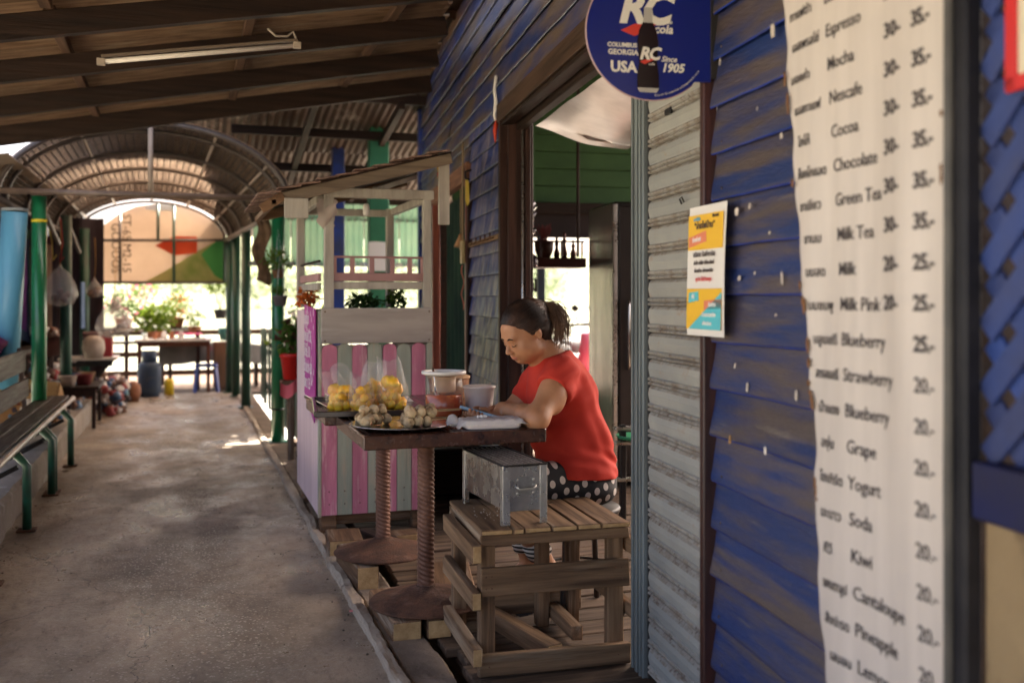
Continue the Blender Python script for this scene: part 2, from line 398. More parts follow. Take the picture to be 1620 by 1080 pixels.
gv=MB()
for k in range(900):
    x=random.gauss(.0,.28); y=2.6+random.random()**1.6*7.5
    if abs(x)>.6: continue
    r=random.uniform(.0012,.0036); gv.ball((x,y,r*.3),(r,r*random.uniform(.6,1.2),r*.7),5,4,mi=random.randint(0,2),lump=.4)
for k in range(160):
    y=random.uniform(2.5,9); x=.63+random.gauss(0,.025) if k%2 else -.88+abs(random.gauss(0,.05)); r=random.uniform(.002,.006); gv.ball((x,y,r*.3),(r,r,r*.6),5,4,mi=random.randint(0,2),lump=.5)
o=solo('loose_gravel',gv,[mat('grit_pale',(.50,.44,.37),.6),mat('grit_grey',(.22,.18,.15),.7),mat('grit_dark',(.09,.07,.055),.8)],'loose grit and small stones scattered over the concrete path','gravel',fix=False); o['kind']='stuff'
# ============================================================ SHOP BUILDING (wall frame: x into the wall, y along it)
shop=thing('wooden_shop','blue clapboard shop front with roller shutter and open doorway on the right','shop building',(WO.x,WO.y,0),WA)
def board_mesh(t0,t1,pitch,seed,amp=1,m=blue_y,me_=None):
    prof=[(-.004,.012),(-.020,.0),(-.024,.006),(-.023,.02),(-.017,.055),(-.010,.10),(-.003,pitch+.012),(.004,pitch+.012)]
    n=max(6,int((t1-t0)/.07)); mb=MB()
    def f(u,v):
        y=t0+(t1-t0)*u; k=v*(len(prof)-1); i=min(int(k),len(prof)-2); q=k-i
        x=prof[i][0]*(1-q)+prof[i+1][0]*q; z=prof[i][1]*(1-q)+prof[i+1][1]*q
        low=max(0,1-z/.09)
        return (x-.006*amp*(N3(y*2.3,seed,1)+.5*N3(y*9,seed,2))*low+.0015*N3(y*20,seed,z*40), y, z+amp*(.0045*N3(y*2.6,seed,7)+.0018*N3(y*17,seed,8))*low)
    mb.grid(f,n,21)
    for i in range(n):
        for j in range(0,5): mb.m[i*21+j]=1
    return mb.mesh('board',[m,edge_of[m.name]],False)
PIT=.1335
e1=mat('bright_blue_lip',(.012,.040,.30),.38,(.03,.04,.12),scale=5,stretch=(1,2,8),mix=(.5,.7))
e2=mat('painted_sheen_lip',(.24,.26,.31),.4,(.06,.075,.13),scale=4,stretch=(1,2,1),mix=(.42,.62))  # pale lip colour paints the light streak along the upper board edges
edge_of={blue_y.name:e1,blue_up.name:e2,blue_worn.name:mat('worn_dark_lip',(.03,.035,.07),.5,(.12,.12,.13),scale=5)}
def board_run(t0,t1,z0,z1,m,amp=1,splits=()):
    z=z0; i=0
    while z<z1-.02:
        cuts=[t0]+([random.choice(splits)] if splits and random.random()<.8 else [])+[t1]
        for a,b in zip(cuts,cuts[1:]):
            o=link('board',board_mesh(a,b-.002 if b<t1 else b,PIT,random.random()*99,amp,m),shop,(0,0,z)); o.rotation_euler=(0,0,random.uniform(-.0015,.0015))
        z+=PIT; i+=1
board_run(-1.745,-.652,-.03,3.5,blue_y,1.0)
part('light_block_wall',MB().box((.03,-5.1,1.75),(.06,4.2,3.5),.004),blue_y,shop)  # wall run on unseen behind the camera, added to block light from there
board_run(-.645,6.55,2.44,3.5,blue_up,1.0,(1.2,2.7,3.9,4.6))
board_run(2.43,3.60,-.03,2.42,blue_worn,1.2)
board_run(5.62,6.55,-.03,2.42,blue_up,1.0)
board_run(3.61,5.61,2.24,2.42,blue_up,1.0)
frame_m=dark_y
part('wall_core',MB().box((.06,-1.20,1.72),(.10,1.09,3.6),.003),dark_y,shop)
part('wall_core',MB().box((.06,3.0,1.72),(.10,1.2,3.6),.003),dark_y,shop)
part('wall_core',MB().box((.06,6.08,1.72),(.10,.95,3.6),.003),dark_y,shop)
part('wall_core',MB().box((.06,.92,2.98),(.10,2.98,1.1),.003),dark_y,shop)
part('wall_core',MB().box((.06,4.6,2.86),(.10,1.98,1.3),.003),dark_y,shop)
part('corner_post',MB().box((.02,6.62,1.75),(.13,.12,3.5),.006),blue_edge,shop)
# shutter bay trim
part('door_trim',MB().box((-.022,-.634,1.25),(.045,.030,2.6),.004),red_trim,shop)
part('guide_rail',MB().box((-.002,-.028,1.2),(.055,.115,2.62),.004).box((-.033,-.028,1.2),(.008,.022,2.62),.002).box((-.033,.012,1.2),(.010,.012,2.62),.002).box((-.033,-.068,1.2),(.010,.012,2.62),.002),
     mat('painted_rail_metal',(.21,.24,.245),.5,(.12,.13,.13),scale=5,stretch=(1,1,.25),bump=.1,bscale=20,metal=.3,col3=(.30,.22,.16),scale3=8,mix3=(.64,.74)),shop)
part('guide_rail',MB().box((.010,-.096,1.2),(.05,.014,2.62),.003),black_metal,shop)
# roller shutter: each slat a piece
shut=part('roller_shutter',MB().box((.025,-.36,1.3),(.012,.53,2.6),.002),black_metal,shop)
slat_m=mat('shutter_grey_paint',(.33,.325,.30),.5,(.26,.265,.255),scale=3,bump=.12,bscale=25,tint=.07,col3=(.30,.22,.16),scale3=9,mix3=(.60,.75),stretch=(1,1,1.5))
slat_r=mat('rusty_slat_rib',(.20,.155,.12),.65,(.31,.295,.27),scale=9,mix=(.3,.55),stretch=(1,3,1),bump=.5,bscale=60,col3=(.09,.05,.035),scale3=16,tint=.1)
SP=.0893
prof=[(.020,-.002,1),(.004,.002,1),(.0,.006,1),(.004,.011,1),(.010,.0135,1),(.003,.017,1),(.0,.022,1),(.003,.027,1),(.009,.030,0),(.007,.036,0),(.003,.058,0),(.006,.078,0),(.012,.086,1),(.020,SP,1)]
mbs=[]
for vv in range(5):
    mb=MB()
    for i in range(len(prof)-1):
        a,b=prof[i],prof[i+1]
        mb.grid(lambda u,v,a=a,b=b:((a[0]*(1-v)+b[0]*v)+.0012*N3(u*9+vv*7,v), -.620+.51*u, (a[1]*(1-v)+b[1]*v)+.0008*N3(u*14+vv*3,i)),14,1,mi=b[2])
    mbs.append(mb.mesh('slat',[slat_m,slat_r],False))
for k in range(29):
    link('slat',mbs[k%5],shut,(-.022,0,.02+k*SP+random.uniform(-.0015,.0015)))
for (t,z) in ((-.44,2.015),(-.31,1.895),(-.59,1.965)):
    p_=wp(t,z); part('slot',MB().box((-.022,t,z),(.012,.05,.021),.006),black_metal,shut)
part('hasp',MB().tube([(-.032,-.45,1.585),(-.04,-.452,1.60),(-.038,-.465,1.605),(-.03,-.462,1.59)],.003,6),black_metal,shut)
# main doorway frame
ent=part('door_frame',MB().box((-.020,2.408,1.18),(.05,.045,2.42),.004),dark_z,shop)
part('door_jamb',MB().box((.075,2.375,1.16),(.15,.05,2.36),.004).box((.115,2.34,1.16),(.03,.03,2.34),.003),dark_z,ent)
part('jamb_strip',MB().tube([(.085,2.342,.0),(.085,2.342,2.3)],.008,8),steel,ent)
part('lintel',MB().box((-.022,1.24,2.385),(.05,2.45,.11),.004),wood('lintel_wood',(.085,.048,.032),(.035,.02,.014),axis=1,rough=.6,tint=.1),shop)
part('lintel_rail',MB().box((.0,1.24,2.315),(.07,2.45,.022),.003).box((.075,1.24,2.30),(.05,2.45,.05),.003),dark_y,shop)
part('lintel_liner',MB().box((.125,1.24,2.325),(.03,2.4,.03),.003),wood('pale_lath',(.28,.19,.12),(.16,.11,.08),axis=1,rough=.6),shop)
# polished sheet hanging under the lintel (end of the rolled shutter cover)
part('shutter_cover',MB().grid(lambda u,v:(.16+.52*v,.18+2.15*u-(.12*v if u>.9 else 0),2.30-.10*math.sin(v*1.5)*1.4+.010*N3(u*5,v*3)),40,12),
     mat('brushed_sheet',(.62,.58,.56),.30,(.45,.42,.41),scale=4,metal=.9,bump=.1,bscale=3),shop,fix=False)
# eave over the clapboards
ev=part('eave',MB().box((-.10,-1.0,3.56),(.62,15.8,.03),.003),dark_y,shop)
part('fascia_board',MB().box((-.42,2.35,3.50),(.022,8.9,.17),.004),blue_edge,ev)
for k in range(9): part('eave_rafter',MB().box((-.16,-1.6+k*1.0,3.51),(.5,.05,.07),.004),dark_x,ev)
# ---- second doorway (orange-red frame)
sd=part('second_door_frame',MB().box((.0,3.625,1.12),(.07,.03,2.24),.003),dark_z,shop)
part('frame_post',MB().box((-.015,3.665,1.10),(.055,.045,2.2),.004),red_door,sd)
part('frame_post',MB().box((-.0,3.73,1.10),(.03,.022,2.15),.003),red_door,sd)
part('frame_post',MB().box((.0,5.58,1.10),(.07,.05,2.2),.004),red_door,sd)
part('frame_lintel',MB().box((-.02,4.6,2.19),(.06,2.0,.13),.004),wood('door_head_wood',(.30,.15,.09),(.15,.07,.045),axis=1),sd)
part('door_sill',MB().box((-.03,4.62,.05),(.09,1.9,.07),.004),wood('red_sill',(.30,.085,.04),(.12,.04,.025),axis=1,rough=.5),sd)
cm=mat('dark_green_curtain',(.022,.055,.035),.85,(.012,.028,.022),scale=2,bump=.2)
part('curtain',MB().grid(lambda u,v:(.10+.022*math.sin(u*44)+.01*N3(u*9,v*2),3.95+1.55*u,.12+2.0*v),110,6),cm,shop,fix=False)
# ---- lattice bay at the near end
fp=part('bay_post',MB().box((-.0165,-1.768,1.6),(.037,.044,3.3),.006),mat('charcoal_post',(.012,.012,.016),.45,(.025,.024,.028),scale=6),shop)
part('bay_post_edge',MB().tube([(-.040,-1.752,0),(-.040,-1.752,3.2)],.009,8),mat('grey_edge',(.11,.105,.10),.5,(.07,.07,.07),scale=8),fp)
part('bay_sill',MB().box((-.002,-2.40,.965),(.05,1.21,.10),.004),mat('dark_navy_sill',(.010,.014,.07),.5,(.02,.02,.05)),shop)
part('bay_lower_wall',MB().box((.03,-2.40,.45),(.06,1.21,.92),.004),mat('ochre_plywood',(.30,.22,.125),.7,(.20,.14,.08),scale=2,bump=.2,col3=(.12,.08,.05),scale3=3),shop)
lat=part('lattice',MB().box((.035,-2.42,3.3),(.05,1.2,.06),.003),blue_edge,shop)
lm=mat('lattice_blue_paint',(.032,.06,.22),.45,(.05,.06,.14),scale=4,tint=.15,bump=.15)
def clip_bar(c,dy,dz,y0,y1,z0,z1):
    t0,t1=-9,9
    for p,d,lo,hi in((c[0],dy,y0,y1),(c[1],dz,z0,z1)):
        if abs(d)>1e-9:
            a,b=sorted(((lo-p)/d,(hi-p)/d)); t0=max(t0,a); t1=min(t1,b)
    return t0,t1
for s,x in((-1,.004),(1,.0155)):
    for k in range(-14,40):
        c=(-2.46,k*.112); q=math.sqrt(.5)
        t0,t1=clip_bar(c,q,s*q,-3.04,-1.795,1.02,3.25)
        if t1-t0>.06:
            part('lath',MB().bar((x,c[0]+q*t0,c[1]+s*q*t0),(x,c[0]+q*t1,c[1]+s*q*t1),.048,.010,.002,up=(1,0,0)),lm,lat)
part('dark_backing',MB().box((.09,-2.40,2.1),(.01,1.2,2.3),.002),mat('dark_plum_wall',(.035,.016,.04),.8,(.02,.012,.03),scale=3),shop)
# ---- room: side walls, ceiling, green end partition
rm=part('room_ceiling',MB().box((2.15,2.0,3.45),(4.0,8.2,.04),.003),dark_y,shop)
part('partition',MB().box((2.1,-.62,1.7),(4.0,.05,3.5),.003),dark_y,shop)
part('partition',MB().box((1.5,3.42,1.7),(2.6,.05,3.5),.003),green_dark,shop) if False else None
gw=part('green_end_wall',MB().box((2.1,5.62,2.80),(3.9,.04,1.26),.003),green_int,shop)
gb=MB().box((0,0,0),(3.9,.022,.152),.003).mesh('board',green_int)
for k in range(9): link('board',gb,gw,(2.1,5.585+.004*(k%2),2.245+k*.158),rot=(R(-4),0,0))
part('batten',MB().box((.88,5.555,2.76),(.05,.03,1.2),.003),green_int,gw)
part('wall_plate',MB().box((2.1,5.57,2.12),(3.9,.06,.10),.003),dark_x,gw)
part('dark_header',MB().box((2.1,5.62,1.98),(3.9,.05,.26),.003),mat('dark_board',(.018,.013,.014),.7,(.03,.02,.02),scale=4),gw)
part('low_wall',MB().box((2.1,5.64,.22),(3.9,.04,.44),.003),dark_x,gw)
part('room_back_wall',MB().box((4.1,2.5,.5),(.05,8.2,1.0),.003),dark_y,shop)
for x,w in((.52,.085),(.98,.07),(2.2,.08)):
    part('window_post',MB().box((x,5.62,1.25),(w,.05,1.25),.004),mat('blue_grey_post',(.03,.045,.07),.5,(.05,.06,.08),scale=5),gw)

nm=MB().ball((0,0,0),(.0022,.0042,.0042),8,5).mesh('nail',mat('nail_head',(.10,.07,.055),.6))
for k in range(26):
    for y in(-.72,-1.30):
        link('nail',nm,shop,(-.0215,y+random.uniform(-.02,.02),-.03+k*PIT+.030+random.uniform(-.006,.006)))
# ============================================================ ROOFS AND ARCHED CANOPY
def rz_(X,Y): return 2.40+(X+1.26)*.185-.012*(Y-8)
def redge(Y): return 1.40 if Y<5.3 else 1.40+(Y-5.3)*.19
rf=thing('lean_to_roof','weathered brown lean-to roof on dark timber rafters above the path','roof')
for Y,h in((8.02,.135),(7.0,.12),(6.1,.12),(5.25,.12),(4.35,.12),(3.4,.12),(2.4,.12),(1.4,.12),(.4,.12),(-.7,.12),(-1.8,.12)):
    X1=redge(Y)+.02; X0=-1.75
    part('rafter',MB().bar((X0,Y,rz_(X0,Y)+h/2),(X1,Y,rz_(X1,Y)+h/2),.065,h,.004),dark_x,rf)
for X in (-1.45,-.62,.36,1.22):
    for Y0,Y1 in((-2.3,3.37),(3.43,5.2),(5.3,8.1)):
        if X>1.3: continue
        part('purlin',MB().bar((X,Y0,rz_(X,Y0)+.145),(X,Y1,rz_(X,Y1)+.145),.055,.05,.004),wood('purlin_wood',(.15,.085,.055),(.07,.04,.026),axis=1),rf)
y=-2.5; k=0  # roof carried on unseen behind the camera to cut the light from there
while y<8.25:
    w=random.uniform(.25,.30); X1=redge(y)+.06; X0=-1.8
    zc=.180+.010*(k%2)
    part('roof_board',MB().bar((X0,y+w/2,rz_(X0,y)+zc),(X1,y+w/2,rz_(X1,y)+zc),w+.03,.012,.002,up=(0,.0+.05*(1),1)),roof_x,rf)
    y+=w; k+=1
# fluorescent batten under the roof
a=at(160,98,4.95); b=at(470,72,5.25)
ft=thing('fluorescent_tube','white fluorescent tube fitting hanging between the rafters','light fitting',a)
part('tube',MB().tube([(0,0,0),b-a],.013,10),mat('unlit_tube_white',(.72,.66,.60),.3),ft)
part('mounting_strip',MB().bar(Vector((0,0,.028)),(b-a)+Vector((0,0,.028)),.022,.014),mat('enamel_batten',(.16,.12,.09),.5),ft)
for q in(0,1): part('end_cap',MB().bar((b-a)*q+Vector((-.02,0,0)),(b-a)*q+Vector((.02,0,0)),.026,.034),mat('cap_cream',(.4,.33,.27),.5),ft)
part('wire',MB().tube([(b-a)+Vector((-.15,0,.075)),(b-a)+Vector((-.11,0,.04)),(b-a)+Vector((-.05,.01,.045)),(b-a)+Vector((-.02,0,.07)),(b-a)+Vector((.0,0,.02))],.006,6),mat('cap_cream',(.4,.33,.27),.5),ft)

# arched canopy over the path
ar=thing('arched_canopy','long arched walkway canopy of wire mesh and sheeting on green posts','canopy')
AY0,AY1=8.85,14.1
def apar(Y):
    s=(Y-AY0)/(AY1-AY0); return -.27-.13*s,1.15-.21*s,2.10-.03*s,.66-.16*s
def apt(Y,th,dr=0):
    cx,hw,z0,h=apar(Y); return Vector((cx-(hw+dr)*math.cos(th),Y,z0+(h+dr)*math.sin(th)))
rib_m=mat('brown_painted_pipe',(.10,.075,.062),.4,(.055,.04,.034),scale=8,bump=.1)
pale_pipe=mat('pale_pipe',(.42,.34,.28),.35,(.3,.24,.2),scale=10)
for i,Y in enumerate((8.85,9.25,10.3,11.3,12.3,13.2,14.1)):
    part('arch_rib',MB().tube([apt(Y,math.pi*k/28,.0) for k in range(29)],.020 if i else .026,8),rib_m,ar)
for k in (5,9.6,14,18.4,23): part('canopy_purlin',MB().tube([apt(Y,math.pi*k/28,.012) for Y in np.linspace(8.85,14.1,8)],.014,6),pale_pipe,ar)
wm=MB(); zs=[]
for k in range(1,52):
    th=math.pi*k/52; wm.tube([apt(Y,th,.03) for Y in np.linspace(8.9,14.05,6)],.0068,4,cap=False)
for Y in np.arange(8.93,14.05,.075):
    wm.tube([apt(Y,math.pi*k/24,.03) for k in range(25)],.0068,4,cap=False)
part('wire_mesh',wm,mat('rusty_wire',(.05,.035,.028),.6),ar,kind='stuff',fix=False)
part('canopy_sheet',MB().grid(lambda u,v:apt(AY0+.05+(AY1-AY0-.08)*u,math.pi*v,.045+.006*N3(u*30,v*20)),60,40),
     mat('dusty_translucent_sheet',(.66,.49,.35),.7,(.46,.33,.23),scale=2.4,stretch=(3,.8,3),transl=.5,col3=(.13,.085,.06),scale3=1.2,mix3=(.55,.8)),ar,fix=False)
for side in(0,1):
    X=[-1,1][side]
    part('eaves_pipe',MB().tube([apt(8.85,math.pi*side),apt(14.1,math.pi*side)],.028,8),rib_m,ar)
y0=apt(8.85,0); y1=apt(8.85,math.pi)
part('tie_bar',MB().tube([y0+Vector((.0,-.03,.05)),y1+Vector((0,-.03,.05))],.026,10),mat('tie_brown_pipe',(.22,.16,.13),.35,(.13,.09,.07),scale=9),ar)
part('king_post',MB().tube([Vector((-.26,8.85,2.16)),apt(8.85,math.pi/2)+Vector((.01,0,0))],.021,10),pale_pipe,ar)
for X,Y,r,m_ in((-1.115,8.9,.058,green_post),(-1.12,10.9,.055,green_dark),(-1.12,12.9,.055,green_dark),(.805,9.12,.058,green_post),(.70,12.1,.055,green_dark),(.66,13.55,.055,green_dark),(.60,14.1,.05,green_dark),(-1.15,14.1,.05,green_dark)):
    ps=part('post',MB().tube([(X,Y,-.1),(X,Y,2.12)],r,16),m_,ar)
    part('base_plate',MB().box((X,Y,.008 if X>0 else .21),(.17,.17,.012),.002),green_dark,ps)
for X,Y in((-1.115,8.9),): part('tie_tape',MB().lathe([(.0605,-.012),(.0605,.012)],16,(X,Y,1.92)),mat('yellow_tape',(.72,.60,.04),.5),ar)
part('joint_ring',MB().lathe([(.0605,-.007),(.0605,.007)],16,(.805,9.12,.30)),black_metal,ar)
for (X,s) in((-1.12,1),):
    for Y in(9.0,10.95): part('brace',MB().tube([(X,Y,2.08),(X+.02,Y+1.1,1.80)],.022,8),rib_m,ar)
# gable frame and banner at the far end
gf=thing('banner_frame','dark pipe frame closing the far end of the arched canopy','frame',(0,14.16,0))
def bx(px,py,d=13.35): v=at(px,py,d); v.y-=14.16; return v
def gpt(px,py):
    xc=(px-810)/1575; d=14.16/(CY-xc*SY); v=at(px,py,d); return Vector((v.x,0,v.z))
for a,b_ in(((140,380),(356,380)),((140,447),(356,447)),((190,338),(190,447)),((250,322),(250,381)),((275,322),(275,447)),((355,378),(355,447)),((140,380),(140,447))):
    part('frame_bar',MB().tube([gpt(*a),gpt(*b_)],.020,6),green_dark if a[0]>240 else rib_m,gf)
bn=thing('advertising_banner','sun-faded cream banner with red arrow and green corner seen from behind','banner',(0,14.22,0))
ban_m=mat('cream_banner_vinyl',(.60,.50,.41),.6,(.50,.41,.33),scale=1.4,transl=.45,bump=.3,bscale=3)
pts=[gpt(*q) for q in((142,446),(354,446),(354,372),(338,350),(312,333),(282,324),(250,321),(215,326),(188,338),(164,355),(142,378))]
def sheet_poly(pts,yo,th): 
    mb=MB(); n=len(pts); V=[(p.x,yo,p.z) for p in pts]+[(p.x,yo+th,p.z) for p in pts]
    F=[tuple(range(n)),tuple(range(n,2*n))[::-1]]+[(i,(i+1)%n,n+(i+1)%n,n+i) for i in range(n)]
    return mb.add(V,F)
part('vinyl_sheet',sheet_poly(pts,0,.002),ban_m,bn)
part('red_arrow_mark',sheet_poly([gpt(*q) for q in((245,388),(276,373),(312,374),(312,400),(276,404))],-.006,.002),mat('banner_red',(.72,.13,.05),.6,transl=.5),bn)
part('green_corner_mark',sheet_poly([gpt(*q) for q in((228,446),(262,428),(300,405),(335,385),(354,376),(354,446))],-.004,.002),mat('banner_green',(.26,.36,.10),.6,(.62,.58,.28),scale=2.2,transl=.5),bn)
part('green_band_mark',sheet_poly([gpt(*q) for q in((318,402),(336,386),(354,376),(354,444),(340,436))],-.008,.002),mat('banner_deep_green',(.10,.42,.13),.6,transl=.5),bn)
part('painted_sky_patch',sheet_poly([gpt(*q) for q in((228,330),(234,324),(266,322),(278,327),(270,333),(240,333))],-.004,.002),mat('painted_sky_white',(.85,.85,.82),.6,transl=.6),bn)  # white patch painted on the banner in place of bright sky

for s_,px,py,sz in(('GOOOOS',176,352,.15),('ST-6S M2-15',194,338,.15)):
    p_=gpt(px,py); letter_q=(s_,px,p_,sz); BANNER_TXT=globals().setdefault('BANNER_TXT',[]); BANNER_TXT.append((s_,p_,sz))
# corrugated roofs between the canopy and the shop
def corr(name,X0,X1,z0,z1,Y0,Y1,m_,amp=.012,per=.076,parent=None):
    n=int((Y1-Y0)/per*6)
    mb=MB().grid(lambda u,v:(X0+(X1-X0)*v,Y0+(Y1-Y0)*u,z0+(z1-z0)*v+amp*math.sin((Y1-Y0)*u/per*6.283)),n,6)
    return part(name,mb,m_,parent,fix=False)
cr=thing('corrugated_side_roof','dark rusty corrugated roof between the canopy and the shop','roof')
crm=mat('rusty_corrugated',(.09,.06,.045),.6,(.07,.045,.035),scale=2.5,metal=.25,col3=(.33,.30,.27),scale3=1.6,mix3=(.58,.72))
# panels face the viewer: the sheets step up towards the shop
def cpanel(X0,X1,Ya,za,Yb,zb):
    n=int((X1-X0)/.076*6)
    mb=MB().grid(lambda u,v:(X0+(X1-X0)*u,Ya+(Yb-Ya)*v,za+(zb-za)*v+.012*math.sin((X1-X0)*u/.076*6.283)),n,4)
    return part('corrugated_sheet',mb,crm,cr,fix=False)
cpanel(-.9,2.6,9.3,3.25,11.0,2.88); cpanel(.38,4.8,10.9,2.98,13.2,2.35); cpanel(-1.5,2.6,8.3,3.47,9.45,3.20); cpanel(.40,4.8,13.1,2.45,16.2,2.25)  # sheets stretched past the shop, and a last one added, to block sun patches
for Y,z in((9.3,3.17),(10.2,2.96),(11.1,2.72),(12.3,2.47)): part('rafter',MB().box((1.6,Y,z),(2.3,.06,.09),.004),dark_x,cr)
for X in(1.15,1.95): part('purlin',MB().bar((X,9.2,3.10),(X,13.0,2.36),.06,.08,.004),dark_y,cr)
# pillars behind the stall
gp=thing('green_pillar','square green timber pillar standing behind the white stall','pillar',(1.93,10.3,0))
part('shaft',MB().box((0,0,1.6),(.20,.16,3.2),.006),mat('green_pillar_paint',(.05,.20,.10),.5,(.03,.13,.07),scale=2),gp)
pl=part('notice_plate',MB().box((0,-.088,1.72),(.24,.012,.30),.003),mat('white_plate',(.75,.72,.68),.5),gp)
bp=solo('blue_pillar',MB().box((0,0,1.5),(.13,.13,3.0),.006),blue_edge,'dark blue square pillar seen through the upper frame of the stall','pillar',(1.60,10.9,0))
# neighbour roof edge over the left stalls
solo('neighbour_roof',MB().grid(lambda u,v:(-2.9+1.65*u,8.3+5.4*v,2.38-.22*(1-u)+.01*math.sin(v*300)),8,200),mat('pale_underside_sheet',(.34,.26,.20),.7,(.24,.18,.13),scale=2),'pale sheet roof over the stalls left of the path','roof',fix=False)
# ============================================================ FOOD STALL (pink and grey-green kiosk)
SX,SYY=.717,5.534
st=thing('food_stall','pink and sage green picket food stall with white frame and shingled canopy','food stall',(SX,SYY,0))
pink=mat('pink_picket_paint',(.60,.215,.30),.6,(.44,.15,.21),scale=1.2,stretch=(14,14,1.6),tint=.12,bump=.25,bscale=1.6,bstretch=(30,30,3),col3=(.66,.42,.42),scale3=1.6,mix3=(.52,.66))
sage=mat('sage_picket_paint',(.40,.42,.33),.6,(.29,.31,.245),scale=1.2,stretch=(14,14,1.6),tint=.10,bump=.25,bscale=1.6,bstretch=(30,30,3),col3=(.48,.40,.30),scale3=1.6,mix3=(.52,.66))
palew=mat('white_washed_wood',(.46,.42,.36),.6,(.31,.275,.235),scale=1.2,stretch=(12,12,2),bump=.2,bscale=2,tint=.08)
pinkw=mat('dusty_pink_wood',(.42,.24,.23),.6,(.33,.18,.17),scale=3,tint=.08)
def picket(w,h,th=.014):
    n=8; poly=[(-w/2,0),(w/2,0),(w/2,h-w*.42)]+[(w/2*math.cos(math.pi*k/n),h-w*.42+w*.42*math.sin(math.pi*k/n)) for k in range(1,n)]+[(-w/2,h-w*.42)]
    return MB().prism(poly,th,Matrix.Rotation(R(90),4,'X'))
ws=[.087,.083,.087,.083,.081,.084,.083,.036]
x=.002
for i,w in enumerate(ws):
    h=.945+random.uniform(-.006,.006); o=part('picket',picket(w-.004,h),[pink,sage][i%2],st,(x+w/2,-.002,.10)); o.rotation_euler=(0,random.uniform(-.004,.004),0); x+=w
    for z in(.06,.13):
        if i<7 : 
            nl=part('nail',MB().ball((0,-.0155,z),(.004,.002,.004),6,4),rust,o)
part('front_backing',MB().box((.31,.012,.57),(.60,.016,.93),.002),palew,st)
rail_m=mat('greige_laminate',(.40,.35,.31),.45,(.31,.27,.24),scale=1,stretch=(2,12,14),bump=.05,col3=(.46,.41,.37),scale3=.8)
part('counter_board',MB().box((.312,-.026,1.142),(.625,.018,.196),.004),rail_m,st)
for q in((.02,1.06),(.605,1.06),(.02,1.22),(.605,1.22)): part('screw',MB().ball((q[0],-.036,q[1]),(.005,.003,.005),6,4),rust,st)
# left side: white-pink boards and rail
side_m=mat('pale_pink_boards',(.78,.60,.62),.5,(.66,.50,.52),scale=1.1,stretch=(12,14,1.5),tint=.05,bump=.15,bscale=2)
sm=MB().box((0,0,0),(.014,.0925,1.12),.003).mesh('side_board',side_m)
for k in range(11): link('side_board',sm,st,(-.008,.055+k*.0945,.66))
part('corner_strip',MB().box((-.006,-.006,.66),(.018,.022,1.14),.003),sage,st)
part('side_backing',MB().box((.006,.53,.66),(.012,1.02,1.1),.002),palew,st)
part('right_side',MB().box((.615,.53,.66),(.014,1.02,1.1),.002),mat('brown_teak',(.16,.10,.06),.6,(.1,.06,.04),scale=3),st)  # plain brown board on the right side
part('counter_top',MB().box((.31,.52,1.215),(.60,1.02,.02),.003),palew,st)
# frame
for (x,y,w,z1) in((.045,.0,.052,1.905),(.598,.0,.045,1.89),(-.005,.93,.05,1.86),(.575,.95,.05,1.88)):
    part('frame_post',MB().box((x,y,(1.235+z1)/2),(w,.045,z1-1.235),.004),palew,st)
part('top_rail',MB().box((.335,-.004,1.878),(.60,.05,.052),.004),palew,st)
part('top_rail',MB().box((.30,.95,1.85),(.6,.04,.045),.004),palew,st)
part('top_rail',MB().box((-.002,.48,1.84),(.04,.9,.045),.004),palew,st)
part('top_rail',MB().box((.598,.48,1.86),(.035,.9,.045),.004),palew,st)
part('middle_rail',MB().box((.32,.01,1.365),(.52,.022,.042),.003),palew,st)
part('middle_rail',MB().box((-.004,.48,1.36),(.022,.9,.04),.003),palew,st)
sh=part('shelf',MB().box((.325,.08,1.412),(.54,.16,.042),.003).box((.325,-.004,1.412),(.54,.012,.046),.003),pinkw,st)
part('side_shelf_rail',MB().box((-.002,.48,1.41),(.02,.9,.045),.003),pinkw,st)
for k,x in enumerate((.075,.175,.285,.40,.50,.575)): part('baluster',MB().box((x,.0,1.475),(.026,.016,.085),.003),pinkw,sh)
part('shelf_rail',MB().box((.33,.0,1.523),(.54,.016,.012),.002),pinkw,sh)
part('rail_bar',MB().box((-.002,.48,1.50),(.014,.9,.012),.002),dark_y,st)
# plinth
part('plinth_beam',MB().box((.33,.07,.062),(.62,.05,.055),.004),wood_x,st)
for x,y in((.045,.05),(.555,.05),(.045,.9),(.555,.9)): part('foot',MB().box((x,y,.048),(.085,.10,.10),.006),wood_x,st)
# canopy: mono-pitch of small shingles
cp=part('canopy_frame',MB().bar((-.24,-.16,1.815),(.70,-.16,2.075),.022,.062,.003),wood('silver_wood',(.17,.13,.095),(.085,.062,.045),axis=0),st)
part('canopy_beam',MB().bar((-.24,1.02,1.815),(.70,1.02,2.075),.022,.062,.003),wood_x,st)
shing=wood('shingle_wood',(.27,.17,.13),(.13,.08,.065),axis=1,tint=.35,c3=(.38,.28,.24))
me=MB().box((0,0,0),(.125,.098,.010),.003,jit=.0025).mesh('shingle',shing); 
ang=math.atan2(.26,.94)
for r in range(10):
    for c in range(13):
        x=-.29+r*.101; 
        link('shingle',me,cp,(x,-.17+c*.1,1.862+(x+.24)*.2766+.004*((c+r)%2)),rot=(random.uniform(-.03,.03),-ang+.10+random.uniform(-.03,.03),random.uniform(-.03,.03)))
part('canopy_lining',MB().bar((-.25,.42,1.85),(.70,.42,2.105),1.2,.008,.002),dark_x,st)
part('eave_board',MB().box((-.15,-.18,1.77),(.125,.016,.105),.003),palew,st,rot=(0,0,0))
part('eave_board',MB().bar((-.33,-.17,1.76),(-.215,-.17,1.835),.02,.05,.003),wood_x,st)
part('eave_batten',MB().bar((-.265,-.18,1.80),(-.265,1.05,1.80),.03,.03,.003),wood_y,st)
